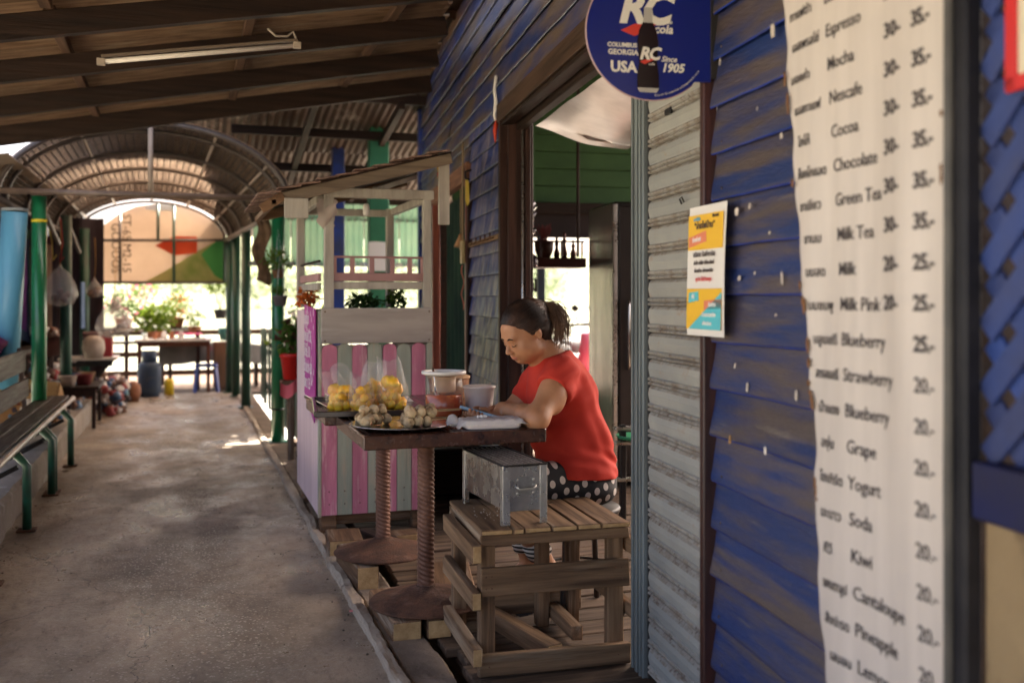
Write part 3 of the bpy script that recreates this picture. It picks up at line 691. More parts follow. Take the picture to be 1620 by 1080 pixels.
part('hanging_board',MB().box((.668,-.12,1.905),(.062,.02,.40),.003),palew,st)
part('canopy_strut',MB().bar((.30,.0,1.90),(.62,.4,2.03),.03,.03,.003),palew,st)
part('tarp_rag',MB().grid(lambda u,v:(-.02+.10*u+.02*N3(v*5,u),-.02+.05*math.sin(v*6+u*3)*u,1.84-.20*v*(1-.6*abs(u-.55))),8,8),mat('pale_rag',(.5,.42,.38),.8,transl=.3),st,fix=False)
part('lamp_bulb',MB().lathe([(0,0),(.015,.004),(.018,.02),(.018,.06),(.012,.07)],12,(.27,.1,1.76)),mat('bulb_white',(.7,.66,.6),.3),st)
# contents of the stall counter: potted leaves, orange heap
def plant(name,label,cat,loc,spread,n,size,m,pot=None,group=None,extra=None,stem=0):
    t=thing(name,label,cat,loc,group=group)
    if pot:
        r,h,pm=pot
        part('pot',MB().lathe([(r*.7,0),(r*.95,h*.85),(r*1.05,h*.86),(r*1.05,h),(r*.9,h),(r*.85,h*.8),(0,h*.8)],18),pm,t)
        z0=h
    else: z0=0
    sx,sy,sz=spread
    def fn():
        while True:
            q=Vector((random.uniform(-1,1),random.uniform(-1,1),random.uniform(-1,1)))
            if .25<q.length<1 : break
        return Vector((q.x*sx,q.y*sy,z0+stem+sz+q.z*sz)),1
    mb=MB(); mb.add(*leaves(n,fn,size))
    part('foliage',mb,m,t,kind='stuff',fix=False)
    tw=MB()
    for k in range(5):
        a=random.uniform(0,6.28); e=Vector((math.cos(a)*sx*.7,math.sin(a)*sy*.7,z0+stem+sz*1.3))
        tw.tube([(0,0,z0*.8),e*.45+Vector((0,0,(z0+stem)*.3)),e],[.005,.004,.002],5)
    part('stem',tw,mat('twig',(.16,.13,.06),.7,(.09,.07,.03)),t,kind='stuff')
    if extra:
        mb=MB(); mb.add(*leaves(extra[0],fn,extra[1],aspect=.9)); part('blossom',mb,extra[2],t,kind='stuff',fix=False)
    return t
terra=mat('terracotta',(.42,.17,.09),.8,(.33,.13,.07),scale=9); plastic_grey=mat('grey_plastic_pot',(.16,.14,.17),.5,(.12,.11,.13))
blackpot=mat('black_plastic',(.03,.03,.03),.4)
plant('potted_herb','dark leafy plant on the stall counter behind the grey board','plant',(SX+.30,SYY+.35,1.226),(.10,.09,.045),160,.06,lf_dark)
plant('orange_flower_heap','heap of orange blossoms at the back of the stall counter','flowers',(SX+.02,SYY+.75,1.226),(.07,.08,.07),170,.045,lf_orange)
plant('leafy_bundle','green leafy bundle at the right end of the stall counter','plant',(SX+.52,SYY+.5,1.226),(.07,.07,.06),130,.05,lf_mid)
# side poster
def text_mesh(s,size,bold=False,extr=.0006,align='LEFT',shear=0,space=1,offs=0):
    cu=bpy.data.curves.new('txt','FONT'); cu.body=s; cu.size=size; cu.extrude=extr; cu.align_x=align; cu.shear=shear; cu.space_character=space; cu.offset=offs; cu.resolution_u=2
    o=bpy.data.objects.new('txt',cu); COL.objects.link(o)
    bpy.context.view_layer.update(); dg=bpy.context.evaluated_depsgraph_get()
    me=bpy.data.meshes.new_from_object(o.evaluated_get(dg)); bpy.data.objects.remove(o); return me
def letter(s,size,parent,m,M,name='lettering',**k):
    """flat print: text laid in the local frame M (x right, y up)"""
    me=text_mesh(s,size,**k); me.materials.clear(); me.materials.append(m); o=link(name,me,parent); o.matrix_local=M; return o
def frame(o,x,y):
    x=Vector(x).normalized(); y=Vector(y).normalized(); z=x.cross(y)
    return Matrix(((x.x,y.x,z.x,o[0]),(x.y,y.y,z.y,o[1]),(x.z,y.z,z.z,o[2]),(0,0,0,1)))
pp=solo('purple_menu_poster',MB().prism([(0,0),(.46,-.13),(.50,-.02),(.50,.50),(0,.52)],.006,frame((0,0,0),(0,-1,0),(0,0,1))),mat('magenta_vinyl',(.42,.03,.26),.5,(.50,.08,.34),scale=6),
        'magenta poster with white hand lettering on the left side of the stall','poster',(SX-.026,SYY+.49,.735))
for k in range(46):
    y_=random.uniform(.03,.46); z_=random.uniform(.02,.48); 
    if z_<.10-.2*y_: continue
    q=MB().prism([(0,0),(random.uniform(.008,.03),random.uniform(-.006,.006)),(random.uniform(.006,.02),random.uniform(.015,.05)),(-.004,random.uniform(.01,.03))],.0012,frame((-.0075,-y_,z_),(0,-1,0),(0,0,1)))
    part('pale_print_mark',q,mat('poster_pale_pink',(.80,.62,.72),.6),pp)
for k,(s,z) in enumerate((('เมนูน้ำ',.41),('ชาเย็น 25',.31),('โกโก้ 30',.22),('น้ำแดง 20',.13),('โซดา 25',.04))):
    letter(s,.092,pp,mat('poster_white',(.85,.80,.80),.6),frame((-.008,-.01,z),(0,-1,0),(0,0,1)))
# neighbour behind: translucent wall sheets
pg=mat('pale_green_sheet',(.40,.62,.47),.5,(.30,.55,.42),scale=2,transl=.6)
sw=thing('translucent_sheet_wall','pale green translucent corrugated sheets behind the stall','wall',(1.0,11.6,0))
for k in range(5):
    x0=-.25+k*.42
    part('sheet',MB().grid(lambda u,v:(x0+.41*u,.012*math.sin(u*35)+.004*(k%2),1.66+.72*v),48,2),pg,sw,fix=False)
part('sheet_rail',MB().box((.8,.02,1.68),(2.2,.04,.05),.003),steel,sw)
part('sheet_rail',MB().box((.8,.03,2.2),(2.2,.04,.04),.003),palew,sw)

for s_,p_,sz in BANNER_TXT: letter(s_,sz,bn,mat('banner_print',(.03,.02,.02),.6),frame((p_.x,-.006,p_.z),(0,0,-1),(1,0,0)))
# ============================================================ TABLES
def pedestal_table(X,Y,ztop,zb,label,bx_,hoff=0):
    t=thing('pedestal_table',label,'table',(X,Y,zb),group='brown tables on rusty round pedestals')
    H=ztop-zb
    base=MB().lathe([(0,.0),(.222,.0),(.228,.006),(.222,.012),(.16,.030),(.09,.050),(.045,.064),(.035,.075),(0,.075)],40)
    part('base',base,rust,t)
    col=MB(); n=40; tw=[]
    # twisted-rope column
    V=[];F=[];seg=24; rows=230; z0=.055; z1=H-.034
    for i in range(rows+1):
        z=z0+(z1-z0)*i/rows
        for j in range(seg):
            a=6.283*j/seg; r=.0335+.0019*math.sin((z*2*math.pi/.0185)+4*a)
            V.append((r*math.cos(a),r*math.sin(a),z))
    for i in range(rows):
        for j in range(seg): F.append((i*seg+j,i*seg+(j+1)%seg,(i+1)*seg+(j+1)%seg,(i+1)*seg+j))
    col.add(V,F,0,True); part('column',col,rust_col,t,fix=False)
    part('collar',MB().lathe([(.040,.055),(.044,.062),(.040,.072)],16),rust,t)
    tp=part('table_top',MB().box((bx_,0,H-.045),(.665,.63,.022),.003),table_wood,t)
    k=0; w=.70/4
    for s,(cx,cy,dx,dy) in enumerate(((0,-.325,.70,.030),(0,.325,.70,.030),(-.335,0,.030,.62),(.335,0,.030,.62))):
        part('edge_strip',MB().box((bx_+cx,cy,H-.026),(dx,dy,.052),.004),table_wood,tp)
    for k in range(4): part('top_board',MB().box((bx_-.24+k*.16,0,H-.0165+random.uniform(-.0005,.0005)),(.158,.618,.033),.003),table_wood,tp)
    part('spider',MB().box((0,0,H-.060),(.30,.05,.008),.002).box((0,0,H-.0681),(.05,.30,.008),.002),black_metal,t)
    return t
pedestal_table(.925,3.905,.800,.078,'dark brown pedestal table nearest the camera with skewer platter and phone user',.04)
pedestal_table(.885,4.60,.806,.112,'dark brown pedestal table further back under the tray of fruit bags',.035)
# timber blocks under the pedestals and along the strip
def block(c,s,label,rz=0,m=wood_y,g='loose timber blocks on the concrete strip'):
    t=solo('timber_block',MB().box((0,0,s[2]/2),s,.006,jit=.003),[m],label,'timber block',(c[0],c[1],c[2]),rz,g)
    e=-s[1]/2-.0015
    part('end_face',MB().box((0,e,s[2]/2),(s[0]-.01,.003,s[2]-.01),.001),endgrain,t)
    return t
block((.80,3.93,0),(.115,.46,.075),'squared timber block under the near table base, left of a pair',R(1))
block((.935,3.90,0),(.095,.42,.074),'squared timber block under the near table base, right of a pair',R(-2))
block((.765,4.62,0),(.10,.46,.108),'squared timber block under the base of the further table',R(3))
block((.775,5.06,.0),(.17,.26,.10),'broad old timber block on the strip just in front of the stall',R(-4))
block((.98,5.10,-.005),(.10,.36,.075),'thin dark timber offcut leaning in front of the stall',R(18),dark_y)
block((1.10,5.2,-.005),(.30,.12,.06),'short flat offcut lying in front of the stall plinth',R(4))
block((1.16,4.4,-.004),(.20,.55,.03),'wide grey plank offcut lying beside the further table base',R(-12))
block((.745,2.75,.0),(.0,.0,.0) if False else (.08,.3,.05),'small timber offcut on the strip nearest the camera',R(4)) if False else None

# ============================================================ PALLET-WOOD CRATE TABLE
CA=R(-3); 
cr_=thing('pallet_wood_crate_table','rough open pallet-wood stand carrying the metal charcoal grill','crate table',(.962,3.255,0),CA)
W_,D_,H_=.54,.54,.505
CW=((.27,.165,.092),(.085,.048,.027)); woods=[wood('crate_wood_'+'xyz'[q],*CW,axis=q,tint=.28,c3=(.33,.25,.17)) for q in range(3)]
def cpart(n,c,s,ax,jit=.0025,rot=None,ends=()):
    mb=MB().box((0,0,0),s,.003,jit=jit); o=part(n,mb,woods[ax],cr_,c,rot=rot)
    for sg in ends:
        q=[0,0,0]; q[ax]=sg*(s[ax]/2+.001); d=[s[0]-.006,s[1]-.006,s[2]-.006]; d[ax]=.003
        part('sawn_end',MB().box(q,d,.001),endgrain,o)
    return o
# top boards run front to back, uneven front ends
xs=[.0,.118,.175,.30,.375,.50]
xw=[.0,.115,.155,.252,.345,.435,.545]
for i in range(6):
    a,b=xw[i],xw[i+1]; L=D_+random.uniform(-.012,.012)
    cpart('top_board',((a+b)/2,D_/2-.005+random.uniform(-.006,.006),H_-.009+random.uniform(-.0015,.0015)),(b-a-.004,L,.018),1,ends=(-1,))
cpart('apron',(.272,.012,H_-.038),(.54,.024,.038),0)
cpart('apron',(.272,D_-.02,H_-.038),(.54,.024,.038),0)
cpart('side_cleat',(.014,D_/2,H_-.038),(.022,D_-.06,.036),1); cpart('side_cleat',(.528,D_/2,H_-.038),(.022,D_-.06,.036),1)
for (x,y,w) in((.030,.048,.052),(.502,.048,.060),(.030,D_-.05,.052),(.495,D_-.05,.052),(.365,D_-.06,.05)):
    cpart('leg',(x,y,.225),(w,.040,.45),2)
cpart('front_rail',(.275,.012,.325),(.54,.022,.092),0)
cpart('front_rail',(.270,.010,.040),(.55,.030,.075),0)
cpart('back_rail',(.272,D_-.012,.085),(.54,.022,.09),0); cpart('back_rail',(.272,D_-.012,.43),(.54,.022,.07),0)
for z,h in((.435,.062),(.275,.062),(.088,.062)):
    cpart('side_rail',(-.022,.21+random.uniform(-.01,.01),z),(.034,.46,h),1,ends=(-1,),rot=(R(1.5),0,R(1.0)))
for z in(.42,.19): cpart('side_rail',(.553,.27,z),(.024,.58,.055),1,ends=(-1,))
cpart('floor_bearer',(.215,.27,.052),(.062,.50,.062),1,rot=(0,0,R(14)),ends=(-1,)); cpart('floor_bearer',(.42,.36,.052),(.045,.30,.055),1)
for (x,y,z) in [(q,-.0005,.325+dz) for q in(.02,.04,.49,.515) for dz in(-.02,.02)]+[(q,-.006,.04) for q in(.03,.50)]:
    part('nail',MB().ball((x,y,z),(.003,.0015,.003),6,4),rust,cr_)
for i in range(6):
    a,b=xw[i],xw[i+1]
    for y in(.025,D_-.03): part('nail',MB().ball(((a+b)/2+random.uniform(-.015,.015),y,H_+.0005),(.003,.003,.0012),6,4),rust,cr_)
# ---- charcoal grill
CS,CC=math.sin(CA),math.cos(CA)
gr=thing('charcoal_grill','dented stainless charcoal grill standing on the pallet-wood stand','grill',(1.052,3.285,.5065),R(3.5))
GW,GD,GH=.165,.43,.208
part('fire_box',MB().box((GW/2,GD/2,.135),(GW-.012,GD-.012,.135),.003),steel_dark,gr)
sheetm=mat('smoke_stained_sheet',(.58,.55,.52),.28,(.34,.30,.28),scale=7,metal=.92,rvar=.12,bump=.12,bscale=5,col3=(.52,.50,.48),scale3=14)
part('front_sheet',MB().box((GW/2,.004,.125),(GW-.03,.004,.155),.001),sheetm,gr)
part('side_sheet',MB().box((.004,GD/2,.13),(.004,GD-.03,.15),.001),sheetm,gr)
part('side_sheet',MB().box((GW-.004,GD/2,.13),(.004,GD-.03,.15),.001),sheetm,gr)
for x in(0,GW):
    for y in(0,GD):
        sx=1 if x==0 else -1; sy=1 if y==0 else -1
        lg=part('leg',MB().box((x+sx*.0125,y,GH/2),(.027,.003,GH),.001).box((x,y+sy*.0125,GH/2),(.003,.027,GH),.001),steel,gr)
        for z in(.05,.085,.165,.19): part('rivet',MB().ball((x+sx*.013,y-sy*.002,z),(.003,.0015,.003),6,4),steel,lg)
part('rim',MB().bar((0,-.002,GH),(GW,-.002,GH),.010,.006).bar((0,GD,GH),(GW,GD,GH),.010,.006).bar((0,.004,GH+.0005),(0,GD-.006,GH+.0005),.010,.006).bar((GW,.004,GH+.0005),(GW,GD-.006,GH+.0005),.010,.006),black_metal,gr)
gt=part('grate',MB().bar((.008,.008,GH-.005),(GW-.008,.008,GH-.005),.006,.006).bar((.008,GD-.008,GH-.005),(GW-.008,GD-.008,GH-.005),.006,.006),black_metal,gr)
for k in range(8): part('grate_bar',MB().bar((.014+k*.0196,.012,GH+.001),(.014+k*.0196,GD-.012,GH+.001),.0062,.004,.0012),mat('greasy_grate_steel',(.55,.50,.44),.35,(.30,.24,.2),scale=30,metal=.5),gt)
ch=MB()
for k in range(46): ch.ball((random.uniform(.02,GW-.02),random.uniform(.02,GD-.02),.175+random.uniform(-.01,.01)),random.uniform(.008,.016),6,5,lump=.5)
part('charcoal',ch,mat('ash_charcoal',(.03,.028,.026),.95,(.22,.20,.19),scale=30,mix=(.5,.7)),gr,kind='stuff',fix=False)
hd=part('handle_plate',MB().prism([(-.042,-.030),(.042,-.030),(.044,-.008),(.036,.0),(.040,.022),(.028,.034),(-.028,.034),(-.040,.022),(-.036,0),(-.044,-.008)],.002,frame((GW/2,.0015,.135),(1,0,0),(0,0,1))),mat('pressed_steel',(.46,.45,.43),.35,(.34,.33,.31),scale=40,metal=.9),gr)
part('handle_bar',MB().tube([(GW/2-.034,-.003,.142),(GW/2-.036,-.010,.134),(GW/2-.026,-.014,.126),(GW/2+.026,-.014,.126),(GW/2+.036,-.010,.134),(GW/2+.034,-.003,.142)],.0042,8),steel,hd)
for x,z in((-.03,.156),(.03,.156),(-.03,.110),(.03,.110)): part('rivet',MB().ball((GW/2+x,-.002,z),(.005,.002,.005),8,5),steel,hd)
# scissors with green handles
sc=thing('green_scissors','scissors with bright green handles lying behind the grill','scissors',(1.262,3.56,.508),R(-72))
gm=mat('green_plastic_handle',(.06,.42,.04),.35)
part('blade',MB().prism([(-.004,0),(.006,0),(.002,.09),(-.003,.085)],.002,z0=.002),chrome,sc)
for s in(-1,1): part('handle',MB().tube([(s*.004,-.002,.006),(s*.018,-.022,.006),(s*.020,-.060,.006),(s*.008,-.082,.006),(0,-.05,.006),(s*.004,-.002,.006)],.0048,6),gm,sc)
cb=MB()
for k in range(26): cb.ball((1.0+random.gauss(.05,.03),3.50+random.gauss(0,.06),.508),random.uniform(.0012,.003),5,4)
o=solo('ash_crumbs',cb,mat('pale_ash',(.45,.4,.34),.9),'pale ash crumbs scattered on the stand left of the grill','ash',fix=False); o['kind']='stuff'

# ============================================================ ON THE TABLES
TZ=.8005
pt=thing('metal_platter','round steel platter of meatball skewers on the near table','platter',(.800,3.768,TZ))
part('dish',MB().lathe([(0,.002),(.13,.002),(.165,.004),(.200,.016),(.203,.018),(.200,.019),(.163,.008),(0,.006)],48),chrome,pt)
sk_m=mat('bamboo_stick',(.55,.38,.20),.6,(.42,.28,.14),scale=20)
mbm=mat('grilled_meatball',(.56,.42,.25),.75,(.20,.12,.06),scale=34,mix=(.48,.62),bump=.7,bscale=45,tint=.12,col3=(.55,.46,.36),scale3=20,sss=.1)
balls=[]
for k in range(5):
    balls.append(MB().ball((0,0,0),(.0215,.0215,.0205),18,13,lump=.22).mesh('meatball',mbm,False))
def skewer(x,y,z,ang,label,stick=True,n=3,tilt=0,grp='skewers heaped at the right of the platter'):
    t=thing('meatball_skewer',label,'skewer',(x,y,z),ang,grp,rot=(0,tilt,ang))
    if stick: part('stick',MB().tube([(-.02,0,0),(.205,random.uniform(-.004,.004),random.uniform(-.002,.004))],.0022,6),sk_m,t)
    else: part('stick',MB().tube([(-.06,0,0),(.06,0,0)],.0022,6),sk_m,t)
    for k in range(n): 
        b=link('meatball',random.choice(balls),t,(k*.0405-.0+ (0 if stick else -.04),random.uniform(-.005,.005),random.uniform(-.004,.004))); b.rotation_euler=(random.uniform(0,6),random.uniform(0,6),random.uniform(0,6)); s=random.uniform(.88,1.08); b.scale=(s,s,s)
lay=((.865,3.695,.0300,R(14),'lowest front skewer of the right-hand heap'),
     (.868,3.742,.0300,R(6),'bottom skewer second from the front in the right-hand heap'),
     (.876,3.790,.0300,R(-2),'bottom skewer in the middle of the right-hand heap'),
     (.885,3.838,.0300,R(-6),'bottom skewer at the back of the right-hand heap'),
     (.882,3.718,.0610,R(12),'upper skewer at the front of the right-hand heap'),
     (.885,3.766,.0620,R(2),'upper skewer in the middle of the right-hand heap'),
     (.895,3.812,.0610,R(-5),'upper skewer at the back of the right-hand heap'))
for x,y,z,a,l in lay: skewer(x-.062,y-.02,TZ+z,a,'grilled meatball skewer, '+l)
lay2=((.745,3.79,.0300,R(60),'front one of the left-hand group'),(.785,3.84,.0300,R(20),'rear one of the left-hand group'),(.735,3.86,.0320,R(95),'leftmost one of the left-hand group'),(.765,3.835,.0670,R(25),'upper one lying across the left-hand group'))
for x,y,z,a,l in lay2: skewer(x-.072,y-.03,TZ+z,a,'darker grilled meatball skewer, '+l,False,3,grp='skewers at the left of the platter')
for x,y in((.705,3.715),(.70,3.745)):
    pass
# fruit tray and bags
ty=thing('dark_serving_tray','dark flat tray under the bags of yellow fruit','tray',(.735,4.40,.8065),R(-6))
trm=mat('dark_tray',(.035,.022,.018),.25,(.06,.04,.03),scale=6,coat=.3)
part('tray_bed',MB().box((0,0,.006),(.36,.60,.008),.002),trm,ty)
for c,s in(((0,-.31,.014),(.38,.018,.024)),((0,.31,.014),(.38,.018,.024)),((-.19,0,.014),(.016,.60,.024)),((.19,0,.014),(.016,.60,.024))): part('tray_edge',MB().box(c,s,.003),trm,ty)
fruit=mat('yellow_fruit',(.95,.60,.045),.35,(.88,.42,.015),scale=22,sss=.15,bump=.15,bscale=60,tint=.15,col3=(.80,.58,.15),scale3=12)
bagm=mat('clear_plastic_bag',(.55,.54,.54),.12,alpha=.16,bump=1,bscale=26,spec=1)
bagm2=mat('milky_plastic_bag',(.80,.74,.74),.28,(.9,.88,.88),scale=10,alpha=.55,bump=.8,bscale=16,spec=.7)
def crumple(c,rx,ry,rz,zt,lean,n=26,m=20,seed=0,amp=.09):
    """bag: rounded full bottom drawn up to a flattened open mouth"""
    def f(u,v):
        a=u*2*math.pi; t=v
        w=1-.15*t if t<.5 else (1-.15*.5)*(1-(t-.5)*.5)
        zz=c[2]+ (zt)*t; flat=1-.85*max(0,(t-.45)/.55)
        base=min(1,math.sqrt(max(0,t*6)))
        k=1+amp*N3(math.cos(a)*2.2+seed,math.sin(a)*2.2,t*4)+amp*.5*N3(math.cos(a)*6+seed,math.sin(a)*6,t*9)
        return (c[0]+rx*w*base*k*math.cos(a)+lean[0]*t*t,c[1]+ry*w*flat*base*k*math.sin(a)+lean[1]*t*t,zz+.012*math.sin(a*2+seed)*t*t)
    return MB().grid(f,n,m)
bags=((.640,4.30,.060,.055,.165,(-.055,.0),'leftmost, its mouth leaning to the left',6),
      (.725,4.24,.058,.05,.15,(-.01,.0),'front middle one, low and round',6),
      (.790,4.33,.062,.055,.185,(.0,.02),'middle one, with its mouth standing up',6),
      (.865,4.27,.070,.060,.215,(-.02,.02),'rightmost and tallest, at the corner of the tray',9),
      (.70,4.50,.060,.055,.175,(-.03,.02),'rear left one behind the others',5),
      (.83,4.52,.065,.055,.19,(.01,.02),'rear right one behind the others',6))
for i,(x,y,rx,ry,h,ln,l,n) in enumerate(bags):
    t=thing('fruit_bag','bag of yellow fruit on the tray, '+l,'bag of fruit',(x,y,.8175),group='clear bags of yellow fruit on the tray')
    part('plastic_bag',crumple((0,0,0),rx,ry,0,h,ln,seed=i*9),bagm,t,fix=False)
    for k in range(n*2):
        a=random.uniform(0,6.28); rr=random.uniform(.2,.62); z=.022+ (k//5)*.031
        r=random.uniform(.021,.032); rr*=1-.12*(k//5)
        part('fruit_piece',MB().ball((0,0,0),(r*1.15,r*.8,r*.95),12,9,lump=.25),fruit,t,(rx*rr*math.cos(a)*.95+ln[0]*(z/h)**2,ry*rr*math.sin(a)*.95,z),rot=(random.uniform(0,3),random.uniform(0,3),random.uniform(0,3)))
# slim tray at the far left corner of the table
sl=thing('slim_steel_tray','slim steel tray at the far left corner of the rear table','tray',(.625,4.62,.8065),R(3))
part('tray_base',MB().box((0,0,.005),(.10,.58,.008),.002),steel_dark,sl)
for x in(-.05,.05): part('tray_lip',MB().box((x,0,.013),(.006,.58,.018),.002),chrome,sl)
# sauce jar
jr=thing('sauce_jar','clear plastic jar half full of orange-red chilli sauce with a white rim','jar',(1.045,4.085,TZ))
def jglass(r): return mat('clear_jar_wall',(.40,.38,.36),.06,alpha=.13,spec=1)
part('jar_wall',MB().lathe([(.075,.0),(.080,.004),(.081,.10),(.081,.176)],40),jglass(0),jr,fix=False)
part('chilli_sauce',MB().lathe([(0,.004),(.076,.004),(.078,.01),(.078,.088),(.076,.090),(0,.089)],36),mat('chilli_sauce',(.62,.12,.015),.15,(.42,.055,.01),scale=14,col3=(.75,.24,.03),scale3=30,coat=.3),jr)
part('rim',MB().lathe([(.078,.172),(.093,.176),(.095,.184),(.093,.189),(.080,.190),(.078,.183),(.078,.172)],40),mat('white_enamel_rim',(.74,.70,.66),.3),jr)
part('inner_tub',MB().lathe([(.048,.100),(.050,.104),(.052,.165)],30),mat('frosted_tub',(.62,.42,.26),.4,alpha=.45),jr,fix=False)
part('spoon',MB().tube([(-.03,-.03,.03),(-.045,-.02,.16),(-.05,-.01,.20)],[.012,.005,.005],8),chrome,jr)
tb=thing('white_plastic_tub','translucent white plastic tub beside the sauce jar','tub',(1.205,4.10,TZ))
part('tub_wall',MB().lathe([(0,.002),(.052,.002),(.060,.05),(.066,.11),(.071,.112),(.071,.120),(.067,.121)],36),mat('frosted_white_plastic',(.66,.60,.60),.35,alpha=.8),tb)
part('tub_content',MB().lathe([(0,.004),(.050,.004),(.055,.045),(0,.047)],24),mat('beige_content',(.38,.27,.2),.7),tb)
bk=thing('woven_basket','round woven basket with flat rim behind the plastic tub','basket',(1.165,4.46,.8065))
bkm=mat('woven_cane',(.36,.17,.08),.7,(.20,.09,.045),scale=3,stretch=(4,4,40),bump=.6,bscale=60)
part('basket_body',MB().lathe([(0,.0),(.075,.0),(.088,.06),(.095,.118),(.085,.12),(.078,.06),(0,.02)],30),bkm,bk)
part('basket_lid',MB().lathe([(0,.150),(.04,.146),(.095,.132),(.10,.126),(.098,.121),(0,.121)],30),mat('cane_lid',(.55,.36,.20),.7,(.42,.25,.13),scale=30,bump=.4),bk)
# foam tray pack in plastic
fp_=thing('foam_food_pack','white foam food tray wrapped in clear plastic on the near table','food pack',(1.120,3.655,TZ),R(-2))
foam=mat('white_foam',(.74,.69,.68),.5,(.66,.60,.60),scale=9,bump=.1)
def rrect(w,d,r,n=5):
    P=[]
    for cx,cy,a0 in((w/2-r,d/2-r,0),(-w/2+r,d/2-r,90),(-w/2+r,-d/2+r,180),(w/2-r,-d/2+r,270)):
        for k in range(n+1): a=R(a0+90*k/n); P.append((cx+r*math.cos(a),cy+r*math.sin(a)))
    return P
mb=MB()
n=24; lv=[(.92,0),(.98,.006),(1,.026),(.985,.031),(.93,.029),(.86,.024)]
V=[]
for k,(s,z) in enumerate(lv): V+=[(x*s,y*s,z) for x,y in rrect(.225,.12,.025)]
F=[(i*n+j,i*n+(j+1)%n,(i+1)*n+(j+1)%n,(i+1)*n+j) for i in range(len(lv)-1) for j in range(n)]+[tuple(range(n))[::-1],tuple(range((len(lv)-1)*n,len(lv)*n))]
mb.add(V,F,0,True); part('foam_tray',mb,foam,fp_)
def wrapf(u,v):
    x=-.145+.29*u; y=-.068+.136*v; e=max(abs(x)/.118,abs(y)/.062); 
    z=.036 if e<.95 else max(.006,.036-(e-.95)*.12)
    return (x,y,z+.007*N3(x*38,y*38,2)+.004*N3(x*90,y*90,5))
part('plastic_wrap',MB().grid(wrapf,60,30),bagm2,fp_,fix=False)
part('bag_neck',crumple((-.130,.03,.003),.034,.026,0,.036,(-.012,.01),seed=5,amp=.35),bagm2,fp_,fix=False)
mb=MB()
for k in range(14): mb.ball((random.gauss(-.03,.012),random.gauss(.0,.01),.040+random.uniform(0,.006)),random.uniform(.003,.006),6,5)
part('rubber_bands',mb,mat('white_bits',(.85,.82,.8),.5),fp_,kind='stuff',fix=False)
# napkins and red cap behind the jar
for k,(x,l) in enumerate(((.93,'leftmost'),(.97,'middle'),(1.01,'rightmost'))):
    solo('folded_napkin',MB().add([(-.028,0,0),(.028,0,0),(0,.012,.026),(-.03,.05,0),(.03,.05,0),(0,.045,.022)],[(0,1,2),(3,5,4),(0,2,5,3),(1,4,5,2),(0,3,4,1)]),mat('white_paper',(.8,.78,.76),.7),'small white folded paper packet behind the skewers, %s of three'%l,'paper packet',(x,4.62,.807),R(8*k-5),group='folded paper packets')
solo('red_bottle_cap',MB().lathe([(0,.02),(.016,.02),(.019,.016),(.019,0),(0,0)],16),mat('red_plastic',(.55,.02,.03),.35),'small red cap lying beside the sauce jar','cap',(.885,4.10,TZ))
